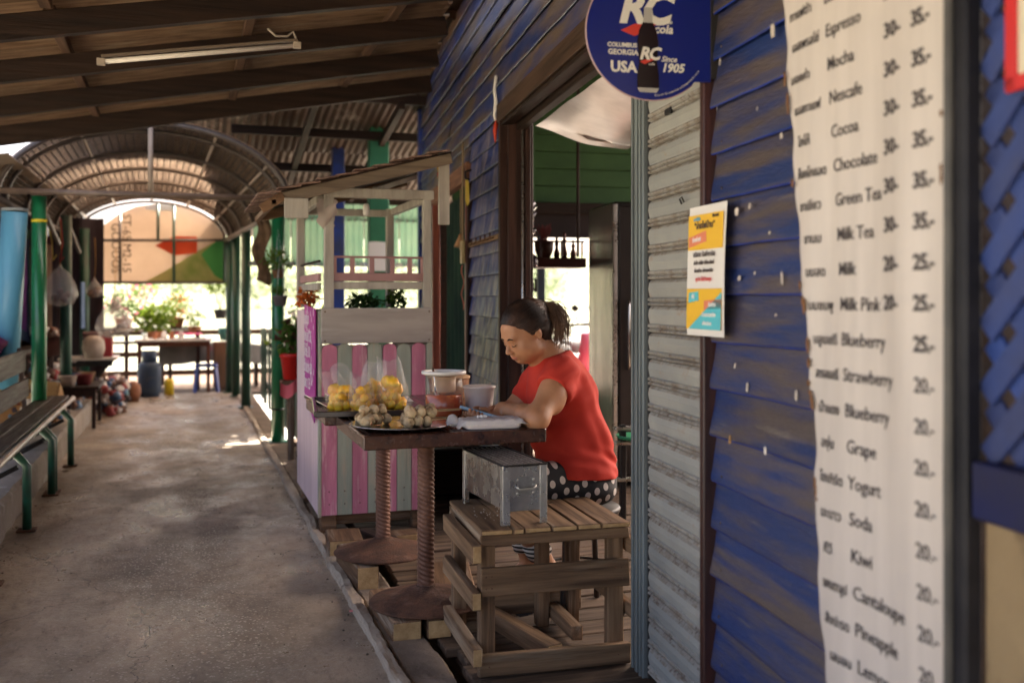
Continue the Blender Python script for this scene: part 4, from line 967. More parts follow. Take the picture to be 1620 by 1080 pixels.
# ============================================================ SEATED WOMAN (one continuous body; clothes and hair are its children)
class Field:
    def __init__(s,lo,hi,h):
        s.lo=np.array(lo,float); s.h=h; s.n=np.ceil((np.array(hi)-s.lo)/h).astype(int)+1
        s.ax=[s.lo[i]+np.arange(s.n[i])*h for i in range(3)]
        s.d=np.full(s.n,1.0,np.float32)
    def win(s,lo,hi):
        a=np.maximum(0,np.floor((np.array(lo)-s.lo)/s.h).astype(int)); b=np.minimum(s.n,np.ceil((np.array(hi)-s.lo)/s.h).astype(int)+1)
        if (b<=a).any(): return None,None
        sl=tuple(slice(int(a[i]),int(b[i])) for i in range(3))
        P=np.stack(np.meshgrid(*[s.ax[i][sl[i]] for i in range(3)],indexing='ij'),-1).astype(np.float32)
        return sl,P
    def put(s,sl,e,k,op='u'):
        d=s.d[sl]
        if op=='s': e=-e; h=np.clip(.5-.5*(d-e)/k,0,1); s.d[sl]=d*(1-h)+e*h+k*h*(1-h); return
        h=np.clip(.5+.5*(d-e)/k,0,1); s.d[sl]=d*(1-h)+e*h-k*h*(1-h)
    def cone(s,a,b,r1,r2,k=.02,op='u',flat=None):
        a=np.array(a,float);b=np.array(b,float); m=max(r1,r2)+k+.03
        sl,P=s.win(np.minimum(a,b)-m,np.maximum(a,b)+m)
        if sl is None: return s
        ba=b-a; t=np.clip(((P-a)@ba)/max(1e-9,ba@ba),0,1); q=P-a-t[...,None]*ba
        if flat is not None:
            ax,f=flat; ax=np.array(ax,float); ax/=np.linalg.norm(ax); q=q+((q@ax)*(1/f-1))[...,None]*ax
        e=np.linalg.norm(q,axis=-1)-(r1+(r2-r1)*t)
        if flat is not None: e=e*.8
        s.put(sl,e,k,op); return s
    def ell(s,c,r,Rm=None,k=.02,op='u'):
        c=np.array(c,float);r=np.array(r,float); m=max(r)+k+.03
        sl,P=s.win(c-m,c+m)
        if sl is None: return s
        q=P-c
        if Rm is not None: q=q@Rm
        k0=np.linalg.norm(q/r,axis=-1); k1=np.linalg.norm(q/(r*r),axis=-1)+1e-9
        s.put(sl,k0*(k0-1)/k1,k,op); return s
    def chain(s,pts,rs,k=.02):
        for i in range(len(pts)-1): s.cone(pts[i],pts[i+1],rs[i],rs[i+1],k)
        return s
    def P(s): return np.stack(np.meshgrid(*s.ax,indexing='ij'),-1).astype(np.float32)
    def cut(s,p,n,k=.004):
        """keep the side the normal points away from"""
        n=np.array(n,float);n/=np.linalg.norm(n); e=(s.P()-np.array(p))@n; s.d=np.maximum(s.d,e); return s
    def mesh(s,name,smooth=2):
        d=s.d; ins=d<0; n=d.shape
        c=ins.astype(np.int8); A=[slice(0,-1),slice(1,None)]
        cnt=np.zeros([q-1 for q in n],np.int16)
        for i in A:
            for j in A:
                for k in A: cnt+=c[i,j,k]
        cell=np.argwhere((cnt>0)&(cnt<8)); idx=-np.ones(cnt.shape,np.int64); idx[tuple(cell.T)]=np.arange(len(cell))
        acc=np.zeros((len(cell),3)); w=np.zeros(len(cell)); base=cell
        cor=[(i,j,k) for i in(0,1) for j in(0,1) for k in(0,1)]
        for a in cor:
            for b in cor:
                if sum(b)-sum(a)==1 and sum(abs(b[q]-a[q]) for q in range(3))==1:
                    da=d[tuple((base+a).T)]; db=d[tuple((base+b).T)]; m=(da<0)!=(db<0)
                    t=np.where(m,da/(da-db+1e-12),0)[:,None]; p=np.array(a)+t*(np.array(b)-np.array(a)); acc+=np.where(m[:,None],p,0); w+=m
        V=s.lo+(base+acc/w[:,None])*s.h
        F=[]
        for ax in range(3):
            sl0=[slice(1,-1)]*3; 
            e0=[slice(None)]*3; e1=[slice(None)]*3; e0[ax]=slice(0,-1); e1[ax]=slice(1,None)
            x=ins[tuple(e0)]!=ins[tuple(e1)]; E=np.argwhere(x)
            o=[q for q in range(3) if q!=ax]
            ok=(E[:,o[0]]>0)&(E[:,o[1]]>0)&(E[:,o[0]]<n[o[0]]-1)&(E[:,o[1]]<n[o[1]]-1); E=E[ok]
            flip=ins[tuple(E.T)]
            q=[]
            for u,v in((-1,-1),(0,-1),(0,0),(-1,0)):
                t=E.copy(); t[:,o[0]]+=u; t[:,o[1]]+=v; q.append(idx[tuple(t.T)])
            q=np.stack(q,1); 
            if ax==1: flip=~flip
            q[~flip]=q[~flip][:,::-1]; F.append(q)
        F=np.concatenate(F); F=F[(F>=0).all(1)]
        for _ in range(smooth):
            ac=np.zeros_like(V); ct=np.zeros(len(V))
            for i in range(4):
                a,b=F[:,i],F[:,(i+1)%4]; np.add.at(ac,a,V[b]); np.add.at(ac,b,V[a]); np.add.at(ct,a,1); np.add.at(ct,b,1)
            V=V*.4+.6*ac/np.maximum(ct,1)[:,None]
        me=bpy.data.meshes.new(name); me.vertices.add(len(V)); me.vertices.foreach_set('co',V.astype(np.float32).ravel())
        me.loops.add(F.size); me.loops.foreach_set('vertex_index',F.astype(np.int32).ravel())
        me.polygons.add(len(F)); me.polygons.foreach_set('loop_start',(np.arange(len(F))*4).astype(np.int32)); me.polygons.foreach_set('loop_total',np.full(len(F),4,np.int32))
        me.update(calc_edges=True); me.validate(); me.polygons.foreach_set('use_smooth',[True]*len(me.polygons)); return me
PO=Vector((1.52,3.86,0))
def J(px,py,d): return np.array(at(px,py,d)-PO)
# camera axes in world
cR=np.array((CY,-SY,0)); cF=np.array((SY,CY,0)); cU=np.array((0,0,1.))
def cv(r,u,f): return cR*r+cU*u+cF*f
# head frame
hp,hy=R(27),R(33)
fh=cv(-math.cos(hy),0,-math.sin(hy)); F_=fh*math.cos(hp)-cU*math.sin(hp); U_=fh*math.sin(hp)+cU*math.cos(hp); L_=cv(math.sin(hy),0,-math.cos(hy))
HC=J(830,527,4.06)
def H(x,y,z): return HC+L_*x+F_*y+U_*z
RH=np.stack([L_,F_,U_],1)
# joints
neck=J(868,578,4.12); c7=J(889,570,4.13)
shN=J(887,594,3.99); shF=J(855,598,4.28)
elN=J(850,662,3.835); wrN=J(795,646,4.06); hdN=J(772,648,4.06)
elF=J(806,655,4.22); wrF=J(780,652,4.15); hdF=J(776,664,3.97)
chest=J(893,625,4.14); belly=J(895,690,4.15); hip=J(914,745,4.15)
hipN=J(915,762,4.06); hipF=J(908,756,4.26)
knN=J(797,770,3.90); knF=J(800,760,4.10)
anN=J(868,900,4.08); anF=J(838,888,4.24)
B=Field((-.62,-.36,-.02),(.26,.34,1.34),.0046)
def torso(B,g=0):
    for c,r,k in((chest,(.108,.142,.115),.05),(belly,(.134,.155,.125),.05),(hip,(.146,.168,.110),.05)):
        B.ell(c,np.array(r)+g,None,k)
    B.cone(J(868,612,4.08),J(872,618,4.22),.060+g,.060+g,.05)       # bust
    B.cone(J(899,612,4.14),J(928,690,4.15),.064+g,.076+g,.08)         # back
    B.cone(J(930,700,4.15),J(931,755,4.15),.078+g,.084+g,.05); B.ell(J(930,768,4.15),(.105+g,.165+g,.075+g),None,.04)
    B.cone(shN*.85+c7*.15,shF*.85+c7*.15,.052+g,.052+g,.05)
    return B
def armN(B,g=0,t=1):
    e=shN+(elN-shN)*t
    B.cone(shN,e,.053+g,(.053+(.044-.053)*t)+g,.05)
def armF(B,g=0,t=1):
    e=shF+(elF-shF)*t; B.cone(shF,e,.060+g,(.060+(.043-.060)*t)+g,.03)
def legs(B,g=0,cuff=1):
    for h,kn,an,f in((hipN,knN,anN,1),(hipF,knF,anF,.96)):
        B.cone(h,kn,.098*f+g,.064*f+g,.04); m=kn+(an-kn)*.35
        B.cone(kn,m,.060+g,.055+g,.03); B.cone(m,an if cuff==1 else kn+(an-kn)*cuff,.055+g,.036+g,.03)
torso(B); armN(B); armF(B); legs(B)
# upper arm fullness, forearms
B.ell(shN+(elN-shN)*.42+np.array((.010,0,-.01)),(.048,.046,.075),None,.04)
B.cone(elN,elN+(wrN-elN)*.35,.042,.041,.03); B.cone(elN+(wrN-elN)*.35,wrN,.041,.027,.02)
B.cone(elF,elF+(wrF-elF)*.4,.043,.042,.03); B.cone(elF+(wrF-elF)*.4,wrF,.042,.029,.02)
# neck and head
B.cone(c7+np.array((-.01,0,-.01)),H(0,-.035,-.055),.052,.047,.035); B.cone(neck+cv(-.01,-.02,0),H(0,.0,-.075),.05,.042,.03)
B.ell(H(0,-.015,.035),(.073,.092,.080),RH,.02); B.ell(H(0,.030,-.022),(.064,.062,.082),RH,.03)
B.ell(H(0,.052,-.082),(.032,.030,.024),RH,.03); 
for s in(-1,1):
    B.ell(H(s*.036,.052,-.036),(.029,.028,.031),RH,.02); B.ell(H(s*.045,.012,-.062),(.024,.036,.026),RH,.03)
B.cone(H(-.032,.080,.018),H(.032,.080,.018),.011,.011,.018)
B.ell(H(0,.060,.045),(.050,.024,.032),RH,.02)
for s in(-1,1): B.ell(H(s*.030,.098,-.004),(.017,.012,.011),RH,.012,'s')
for s in(-1,1): B.ell(H(s*.030,.0775,-.0055),(.0150,.0120,.0115),RH,.003)
B.cone(H(0,.088,.002),H(0,.106,-.030),.0065,.0098,.010); B.ell(H(0,.107,-.033),(.0105,.0095,.009),RH,.006)
for s in(-1,1): B.ell(H(s*.0125,.0985,-.037),(.0078,.010,.0072),RH,.005)
for s in(-1,1): B.ell(H(s*.0070,.103,-.0435),(.0035,.005,.003),RH,.003,'s')
B.ell(H(0,.082,-.058),(.024,.014,.016),RH,.014)
B.cone(H(-.019,.084,-.0605),H(0,.0955,-.0575),.0035,.0058,.005); B.cone(H(.019,.084,-.0605),H(0,.0955,-.0575),.0035,.0058,.005)
B.cone(H(-.016,.083,-.0685),H(0,.0915,-.0695),.0040,.0064,.005); B.cone(H(.016,.083,-.0685),H(0,.0915,-.0695),.0040,.0064,.005)
B.cone(H(-.021,.092,-.0632),H(.021,.092,-.0632),.0018,.0018,.002,'s')
B.ell(H(0,.092,-.080),(.018,.007,.005),RH,.008,'s')
for s in(-1,1):
    B.ell(H(s*.0715,-.018,-.004),(.009,.0165,.027),RH,.006)
    B.ell(H(s*.081,-.015,.001),(.0065,.010,.016),RH,.003,'s'); B.ell(H(s*.078,-.018,-.001),(.0045,.0045,.008),RH,.003); B.ell(H(s*.0745,-.011,-.027),(.006,.007,.008),RH,.005)
# hands: phone axis
ph0=J(733,645,4.02); ph1=J(796,663,3.93); pd=(ph1-ph0); pl=np.linalg.norm(pd); pdn=pd/pl
pc=(ph0+ph1)/2
# screen faces her face
pn=H(0,.08,0)-pc; pn-=pdn*(pn@pdn); pn/=np.linalg.norm(pn); pw=np.cross(pdn,pn); pw/=np.linalg.norm(pw)
if pw@cF>0: pw=-pw       # pw points towards the camera side edge
def PH(a,w,n): return pc+pdn*a+pw*w+pn*n
def finger(pts,r): B.chain([np.array(q) for q in pts],[r*1.08,r,r*.95,r*.82][:len(pts)],.004)
# near hand (left): palm beside the phone's near edge, thumb over the screen, fingers under the back
palmN=PH(.030,-.026,-.030)
B.cone(wrN,palmN,.026,.027,.018,flat=(pn,.75)); B.cone(palmN,PH(-.004,-.020,-.030),.026,.023,.012,flat=(pn,.7))
for i,a in enumerate((-.030,-.012,.006,.023)):
    finger([PH(a*.8+.004,-.010,-.032),PH(a,.022,-.034),PH(a-.004,.044-.002*i,-.020),PH(a-.006,.047-.003*i,-.004)],.0096-.0006*i)
B.chain([PH(.030,-.044,-.014),PH(.006,-.050,.008),PH(-.014,-.036,.020),PH(-.026,-.018,.016)],[.0140,.0122,.0112,.0090],.006)
# far hand (right) cups the far edge of the phone
palmF=PH(-.030,-.058,-.014)
B.cone(wrF,palmF,.024,.025,.016,flat=(pn,.75)); B.cone(palmF,PH(-.050,-.052,-.012),.022,.019,.01,flat=(pn,.7))
for i,a in enumerate((-.066,-.050,-.034)):
    finger([PH(a+.006,-.046,-.024),PH(a,-.020,-.026),PH(a-.002,.002,-.021),PH(a-.002,.012,-.014)],.0090-.0006*i)
B.chain([PH(-.040,-.056,.004),PH(-.050,-.040,.016),PH(-.056,-.022,.013)],[.0125,.011,.009],.006)
# feet (in sandals)
def foot(an,yaw,pitch):
    f=np.array((-math.cos(yaw)*math.cos(pitch),-math.sin(yaw)*math.cos(pitch),-math.sin(pitch))); sd=np.cross(f,(0,0,1)); sd/=np.linalg.norm(sd); up=np.cross(sd,f); up*=np.sign(up[2])
    hl=an-up*.055-f*.030; bl=hl+f*.155
    B.cone(an,hl,.036,.030,.02); B.cone(hl,bl,.029,.030,.02,flat=(up,.75)); B.cone(an-up*.02,bl,.032,.024,.02)
    for i,o in enumerate((-.028,-.013,.001,.014,.026)):
        sgn=1
        t=bl+f*(.045-.004*abs(i-1)*1.5)+sd*o*1.0-up*.006
        B.cone(bl+sd*o*.9,t,.0125,.0100-.0006*i,.006)
    return f,sd,up,hl,bl
ftN=foot(anN,R(10),R(22)); ftF=foot(anF,R(-2),R(4))
bodyme=B.mesh('person',2)
skin=mat('warm_brown_skin',(.47,.225,.115),.50,(.38,.170,.085),scale=9,sss=.10,bump=.12,bscale=160,rvar=.08,spec=.45)
lipm=mat('lip_colour',(.40,.145,.10),.42,sss=.1); 
nailm=mat('finger_nail',(.62,.38,.30),.3)
bodyme.materials.append(skin); bodyme.materials.append(lipm)
co=np.zeros(len(bodyme.polygons)*3); bodyme.polygons.foreach_get('center',co); co=co.reshape(-1,3)
loc=(co-HC)@RH
wl=(1-(np.abs(loc[:,0])/.0215)**2)
lip=(np.abs(loc[:,0])<.021)&(loc[:,1]>.078)&(loc[:,2]<-.0632+.0095*wl)&(loc[:,2]>-.0632-.0125*wl)&(wl>0)
mi=np.zeros(len(co),np.int32); mi[lip]=1; bodyme.polygons.foreach_set('material_index',mi)
person=link('person',bodyme,None,PO); tag(person,'woman in red t-shirt and polka dot leggings seated at the table looking at a phone','person')
# shirt
def folds(Fd,amp,sc):
    P=Fd.P(); band=np.abs(Fd.d)<.03
    q=P[band]; n=(np.sin(q[:,2]*sc*1.0+q[:,0]*sc*.5+2*np.sin(q[:,1]*sc*.35+q[:,0]*6))+.6*np.sin(q[:,2]*sc*1.9-q[:,1]*sc*.9+1.5*np.sin(q[:,0]*13)))
    Fd.d[band]+=(amp*n).astype(np.float32)
Sf=Field((-.30,-.32,.40),(.26,.34,1.10),.005)
torso(Sf,.011); armN(Sf,.012,.50); armF(Sf,.012,.44); Sf.ell(shN+(elN-shN)*.30+np.array((.008,0,0)),(.066,.063,.080),None,.04)
Sf.cone(c7+np.array((-.01,0,-.03)),c7+(H(0,-.03,-.05)-c7)*.25,.080,.070,.05)
folds(Sf,.0023,30)
P_=Sf.P(); band=np.abs(Sf.d)<.04; q=P_[band]; arm_=shN*.6+elN*.4
rd_=np.linalg.norm(q-arm_,axis=-1); w1=np.exp(-((rd_-.10)/.09)**2)
w2=np.exp(-((q[:,2]-.63)/.055)**2); ph_=q[:,2]*105+q[:,0]*28+3.2*np.sin(q[:,1]*9+q[:,0]*7)
Sf.d[band]+=(.0036*w1*np.sin((q[:,2]*.75-q[:,0]*.55)*95+1.8*np.sin(q[:,1]*14+q[:,2]*9))+.0050*w2*np.sin(ph_)+.0022*np.sin(q[:,2]*31+q[:,0]*44+2.5*np.sin(q[:,0]*15+q[:,1]*11))).astype(np.float32)
Sf.cone(hipN+np.array((.02,0,.0)),hipN+(knN-hipN)*.12,.117,.113,.04)
Sf.cone(J(862,590,4.12),J(868,640,4.12),.070,.085,.05)
# sleeve openings, neckline, hem
P_=Sf.P()
dN=(elN-shN)/np.linalg.norm(elN-shN); dF=(elF-shF)/np.linalg.norm(elF-shF)
a=((P_-(shN+(elN-shN)*.34))@dN); rN=np.linalg.norm(P_-shN-((P_-shN)@dN)[...,None]*dN,axis=-1)
near=(rN<.125)&(P_[...,0]<shN[0]+.085)&(P_[...,1]<shN[1]+.075); Sf.d=np.where(near,np.maximum(Sf.d,a),Sf.d)
a=((P_-(shF+(elF-shF)*.46))@dF); rF=np.linalg.norm(P_-shF-((P_-shF)@dF)[...,None]*dF,axis=-1)
pass
nn=cv(-.30,.95,0); nn/=np.linalg.norm(nn); np0=J(893,555,4.13)
e=((P_-np0)@nn); rr=np.linalg.norm((P_-c7)[...,:2],axis=-1)
Sf.d=np.maximum(Sf.d,e)
hem=P_[...,2]-(.572-.06*P_[...,0]); Sf.d=np.maximum(Sf.d,-hem)
shirt_m=mat('red_cotton_jersey',(.55,.045,.028),.85,(.44,.030,.019),scale=5,bump=.22,bscale=260,detail=3)
sme=Sf.mesh('shirt',2); sme.materials.append(shirt_m); link('shirt',sme,person)
# seams and hems of the shirt
def ring(c,n,r1,r2,w,k=40,ax=None):
    n=np.array(n)/np.linalg.norm(n); u=np.cross(n,(0,0,1)) if ax is None else ax; u=u/np.linalg.norm(u); v=np.cross(n,u)
    return MB().tube([c+u*math.cos(6.2832*i/k)*r1+v*math.sin(6.2832*i/k)*r2 for i in range(k+1)],w,6,cap=False)
# leggings with cuffs
Lf=Field((-.62,-.36,.08),(.24,.34,.70),.0052)
Lf.ell(hip,(.149,.171,.112),None,.05); Lf.cone(J(930,700,4.15),J(931,755,4.15),.080,.086,.05); Lf.ell(J(930,768,4.15),(.108,.168,.079),None,.04); legs(Lf,.006,.64)
Lf.cut((0,0,.66),(0,0,1)); folds(Lf,.0010,46)
m=bpy.data.materials.new('polka_dot_jersey'); m.use_nodes=True; nt=m.node_tree; N=nt.nodes; L=nt.links; p=N['Principled BSDF']
tc=N.new('ShaderNodeTexCoord'); vo=N.new('ShaderNodeTexVoronoi'); vo.voronoi_dimensions='2D'; vo.inputs['Scale'].default_value=23; vo.inputs['Randomness'].default_value=.22; mp=N.new('ShaderNodeMapping'); mp.inputs['Rotation'].default_value=(R(90),0,R(18)); mp.inputs['Scale'].default_value=(1.0,1.0,.8); L.new(tc.outputs['Object'],mp.inputs['Vector']); L.new(mp.outputs[0],vo.inputs['Vector'])
r_=N.new('ShaderNodeMapRange'); L.new(vo.outputs['Distance'],r_.inputs[0]); r_.inputs[1].default_value=.29; r_.inputs[2].default_value=.265
x=N.new('ShaderNodeMix'); x.data_type='RGBA'; L.new(r_.outputs[0],x.inputs[0]); x.inputs[6].default_value=(.010,.010,.013,1); x.inputs[7].default_value=(.56,.50,.46,1)
L.new(x.outputs[2],p.inputs['Base Color']); p.inputs['Roughness'].default_value=.8
lme=Lf.mesh('leggings',2); lme.materials.append(m); link('leggings',lme,person)
stripe=bpy.data.materials.new('striped_cuff'); stripe.use_nodes=True; nt=stripe.node_tree; N=nt.nodes; L=nt.links; p=N['Principled BSDF']
tc=N.new('ShaderNodeTexCoord'); wv=N.new('ShaderNodeTexWave'); wv.inputs['Scale'].default_value=16; wv.bands_direction='Z'; L.new(tc.outputs['Object'],wv.inputs['Vector'])
r_=N.new('ShaderNodeMapRange'); L.new(wv.outputs['Fac'],r_.inputs[0]); r_.inputs[1].default_value=.45; r_.inputs[2].default_value=.5
x=N.new('ShaderNodeMix'); x.data_type='RGBA'; L.new(r_.outputs[0],x.inputs[0]); x.inputs[6].default_value=(.012,.012,.014,1); x.inputs[7].default_value=(.62,.57,.52,1); L.new(x.outputs[2],p.inputs['Base Color']); p.inputs['Roughness'].default_value=.8
for kn,an in((knN,anN),(knF,anF)):
    a=kn+(an-kn)*.62; b=kn+(an-kn)*.80
    part('legging_cuff',MB().tube([a,(a+b)/2,b],[.052,.054,.052],24),stripe,person)
# sandals
solem=mat('sandal_sole',(.10,.09,.09),.7,(.05,.05,.05),scale=20)
m=bpy.data.materials.new('checked_strap'); m.use_nodes=True; nt=m.node_tree; N=nt.nodes; L=nt.links; p=N['Principled BSDF']
tc=N.new('ShaderNodeTexCoord'); ck=N.new('ShaderNodeTexChecker'); ck.inputs['Scale'].default_value=55; ck.inputs[1].default_value=(.70,.66,.62,1); ck.inputs[2].default_value=(.03,.03,.04,1); L.new(tc.outputs['Object'],ck.inputs['Vector']); L.new(ck.outputs[0],p.inputs['Base Color']); p.inputs['Roughness'].default_value=.6
for f,sd,up,hl,bl in(ftN,ftF):
    s0=hl-f*.035-up*.036
    poly=[(-.03,0),(-.034,.05),(-.036,.12),(-.046,.19),(-.042,.235),(-.018,.262),(.018,.262),(.040,.235),(.042,.19),(.032,.12),(.032,.05),(.026,0),(0,-.012)]
    M=Matrix(((sd[0],f[0],up[0],s0[0]),(sd[1],f[1],up[1],s0[1]),(sd[2],f[2],up[2],s0[2]),(0,0,0,1)))
    sd_=part('sandal_sole',MB().prism(poly,.018,M,z0=-.012),solem,person)
    c=bl-f*.004
    part('sandal_strap',MB().grid(lambda u,v:c+f*(-.045+.075*v)+sd*(.046*math.cos(math.pi*u))+up*(-.030+.062*math.sin(math.pi*u)*(1-.15*v)),16,6),m,sd_,fix=False)
# hair: cap drawn back, bun base, ponytail strands
hair_m=mat('black_hair',(.022,.012,.009),.50,(.10,.045,.025),mix=(.45,.7),scale=9,spec=.35,bump=.0)
Hf=Field(HC-.24,HC+.24,.004)
Hf.ell(H(0,-.022,.045),(.083,.101,.086),RH,.02); Hf.ell(H(0,-.070,.0),(.062,.050,.060),RH,.03)
Hf.cone(H(0,-.075,.062),H(.0,-.120,.052),.052,.034,.03)
Hf.cone(H(0,-.060,-.02),H(0,-.062,-.075),.056,.040,.03)
P_=Hf.P(); q=(P_-HC)@RH
band=np.abs(Hf.d)<.03; ang_=np.arctan2(q[...,0],q[...,2]-.0)
Hf.d[band]+=(.0014*np.sin(ang_[band]*46+np.sin(q[...,1][band]*40)*1.0)+.0008*np.sin(ang_[band]*97)).astype(np.float32)
ax_=np.abs(q[...,0])
# hairline: front of a surface that runs from the forehead back above the ear
hl_=.074-.10*np.clip(ax_-.030,0,1)-1.5*np.clip(.062-q[...,2],0,.026)-.55*np.clip(.036-q[...,2],0,.04)
hl_=np.where(q[...,2]<-.004,np.minimum(hl_,-.040),hl_)
Hf.d=np.maximum(Hf.d,(q[...,1]-hl_)*.45)
ear=np.sqrt(((ax_-.079)/.02)**2+((q[...,1]+.014)/.026)**2+((q[...,2]+.006)/.036)**2)-1; Hf.d=np.maximum(Hf.d,-ear*.018)
Hf.d=np.maximum(Hf.d,(-.088-q[...,2])*.9)
hme=Hf.mesh('hair',1); hme.materials.append(hair_m); hr=link('hair',hme,person)
st_=MB()
random.seed(11)
base=H(0,-.118,.055)
def flow(n,sp,r,down,back,start):
    for k in range(n):
        o=np.array([random.gauss(0,sp) for _ in range(3)]); e=np.array([random.gauss(0,sp*1.7) for _ in range(3)])
        c=start+o*.8; side=random.gauss(0,.012)
        pts=[]; dn=down*random.uniform(.75,1.15); bk=back*random.uniform(.8,1.15)
        for t in np.linspace(0,1,9):
            pts.append(c+cR*(bk*math.sin(min(1,t*1.25)*1.45)-.015*t*t)+cU*(.028*math.sin(t*2.6)-dn*t**1.7)+e*t+cF*side*t)
        st_.tube(pts,[r*(1-.75*(i/8)**2) for i in range(9)],4,cap=False)
flow(330,.0135,.0015,.160,.094,base)
flow(90,.008,.0022,.135,.060,base)
flow(60,.016,.0008,.160,.085,base)
part('ponytail',st_,mat('sun_browned_hair',(.075,.038,.022),.5,(.19,.10,.055),scale=14,spec=.35),hr,kind='stuff',fix=False)
part('hair_tie',MB().tube([base+cU*.018*math.sin(a)*1.0+cF*.020*math.cos(a) for a in np.linspace(0,6.3,16)],.006,6),mat('white_hair_tie',(.10,.05,.04),.6),hr)
sv=MB(); ec=np.array((0,-.022,.045)); er=np.array((.0845,.1015,.0885)); bd=(np.array((0,-.118,.052))-ec)/er; bd/=np.linalg.norm(bd)
for k in range(900):
    th=random.uniform(-1.75,1.75); zz_=.058-.064*(abs(th)/1.75)**2.2; y_=.074-1.5*min(.026,max(0,.062-zz_))-.55*min(.04,max(0,.036-zz_))
    s0=np.array((math.sin(th*.9)*.074,y_,zz_+.018*math.cos(th)))-ec
    if k%3==0: s0=np.array((math.sin(th*.9)*.078,random.uniform(-.09,.06),.05+.075*abs(math.cos(th))))-ec
    s0=s0/er; s0/=np.linalg.norm(s0)
    j=np.array([random.gauss(0,.05) for _ in range(3)]); pts=[]; lift=random.uniform(1.0,1.018)
    for t in np.linspace(0,1,9):
        q=s0*(1-t)+bd*t+j*math.sin(3.14*t)*.35; q/=np.linalg.norm(q); q=q*er*lift+ec; pts.append(H(*q))
    sv.tube(pts,[.0009]+[.0013]*7+[.0008],3,cap=False)
part('swept_strands',sv,hair_m,hr,kind='stuff',fix=False)
wis=MB()
for k in range(60):
    s=random.choice((-1,1)); z=random.uniform(.0,.055); y0=.060-1.5*max(0,.055-z)
    pts=[H(s*(.060+.004*random.random()),y0-.012,z+.012),H(s*(.074),y0-.035,z+.004),H(s*.078,y0-.065,z-.004*random.random()),H(s*.070,-.085,z+.0)]
    wis.tube(pts,.0008,3,cap=False)
part('fine_strands',wis,hair_m,hr,kind='stuff',fix=False)
# brows, lashes and nails
bm_=mat('brow_hair',(.030,.017,.012),.7)
for s in(-1,1):
    part('eyebrow',MB().tube([H(s*.013,.0930,.0165),H(s*.022,.0930,.0205),H(s*.032,.0920,.0215),H(s*.044,.0865,.0165)],[.0024,.0036,.0032,.0012],6),bm_,person)
    part('eyelashes',MB().tube([H(s*.016,.0865,-.0085),H(s*.023,.0900,-.0125),H(s*.031,.0905,-.0135),H(s*.039,.0865,-.0115),H(s*.0445,.0815,-.0075)],[.0008,.0015,.0018,.0016,.0008],6),bm_,person)
    part('eyelid_crease',MB().tube([H(s*.017,.0872,-.0010),H(s*.030,.0905,.0020),H(s*.043,.0825,-.0015)],[.0004,.0007,.0004],5),mat('lid_crease',(.20,.085,.05),.6),person)
# phone (held, so a thing of its own)
M=Matrix(((pdn[0],pw[0],pn[0],(pc+np.array(PO))[0]),(pdn[1],pw[1],pn[1],(pc+np.array(PO))[1]),(pdn[2],pw[2],pn[2],(pc+np.array(PO))[2]),(0,0,0,1)))
phn=thing('mobile_phone','blue-grey mobile phone held in the seated woman\'s hands','phone'); phn.matrix_world=M
part('case',MB().prism(rrect(pl,.074,.010),.0115,z0=-.0075),mat('blue_grey_case',(.13,.22,.27),.3,(.10,.17,.21),scale=20,coat=.3),phn)
part('screen',MB().prism(rrect(pl-.008,.066,.007),.0007,z0=.0041),mat('phone_screen',(.01,.012,.015),.06),phn)
part('camera_bump',MB().prism([(x-.055,y+.018) for x,y in rrect(.022,.026,.005)],.0015,z0=-.0090),black_metal,phn)
# stool under her
sl_=thing('metal_stool','black steel stool with round seat under the seated woman','stool',(PO.x+.055,PO.y+.0,0))
part('seat',MB().lathe([(0,.405),(.15,.405),(.165,.412),(.168,.425),(.160,.434),(0,.437)],32),black_metal,sl_)
for a in(45,135,225,315):
    c,s=math.cos(R(a)),math.sin(R(a)); part('leg',MB().tube([(c*.12,s*.12,.41),(c*.15,s*.15,.36),(c*.185,s*.185,.0)],.0125,10),mat('grey_tube_steel',(.10,.085,.08),.35,metal=.6),sl_)
part('foot_ring',MB().tube([(.163*math.cos(a),.163*math.sin(a),.17) for a in np.linspace(0,6.2832,33)],.006,6,cap=False),black_metal,sl_)
# ============================================================ LEFT SIDE: BENCH, GOODS
bench=thing('slatted_bench','long dark plank bench on green pipe legs along the left of the path','bench',(-.98,6.2,0))
for k,x in enumerate((-.115,.0)): part('seat_board',MB().box((x,.05,.452),(.112,6.0,.026),.004),bench_wood,bench)
part('seat_edge_pipe',MB().tube([(.085,-2.9,.44),(.085,0,.442),(.085,3.05,.44)],.020,10),mat('worn_pipe',(.40,.34,.30),.35,(.12,.10,.09),scale=9,stretch=(1,.3,1),metal=.6),bench)
part('under_rail',MB().box((-.06,.05,.422),(.05,5.9,.03),.003),black_metal,bench)
for k,y in enumerate((-2.5,-1.2,-.1,.95,1.05,2.12)):
    lg=part('leg',MB().tube([(.155 if k<3 else .16,y,.0),(.155 if k<3 else .16,y,.36),(.10,y,.43)],.024,10),mat('bench_leg_green',(.015,.11,.06),.35,(.03,.07,.045),scale=12,coat=.2),bench)
    part('foot_plate',MB().box((.155,y,.008),(.10,.09,.010),.002),rust,lg)
    part('leg_brace',MB().tube([(.11,y,.36),(-.16,y,.22)],.014,8),black_metal,lg)
for z,h in((.585,.15),(.80,.17)):
    for y0,y1 in((-2.9,-.55),(-.5,2.55)): part('back_board',MB().box((-.20-.02*(z>.7),(y0+y1)/2,z),(.024,y1-y0,h),.004,rot=None) if False else MB().box((-.20-.02*(z>.7),(y0+y1)/2,z),(.024,y1-y0,h),.004),bench_wood,bench)
for y in(-2.4,-.52,2.45): part('back_post',MB().bar((-.19,y,.2),(-.245,y,.90),.05,.03,.003),dark_z,bench)
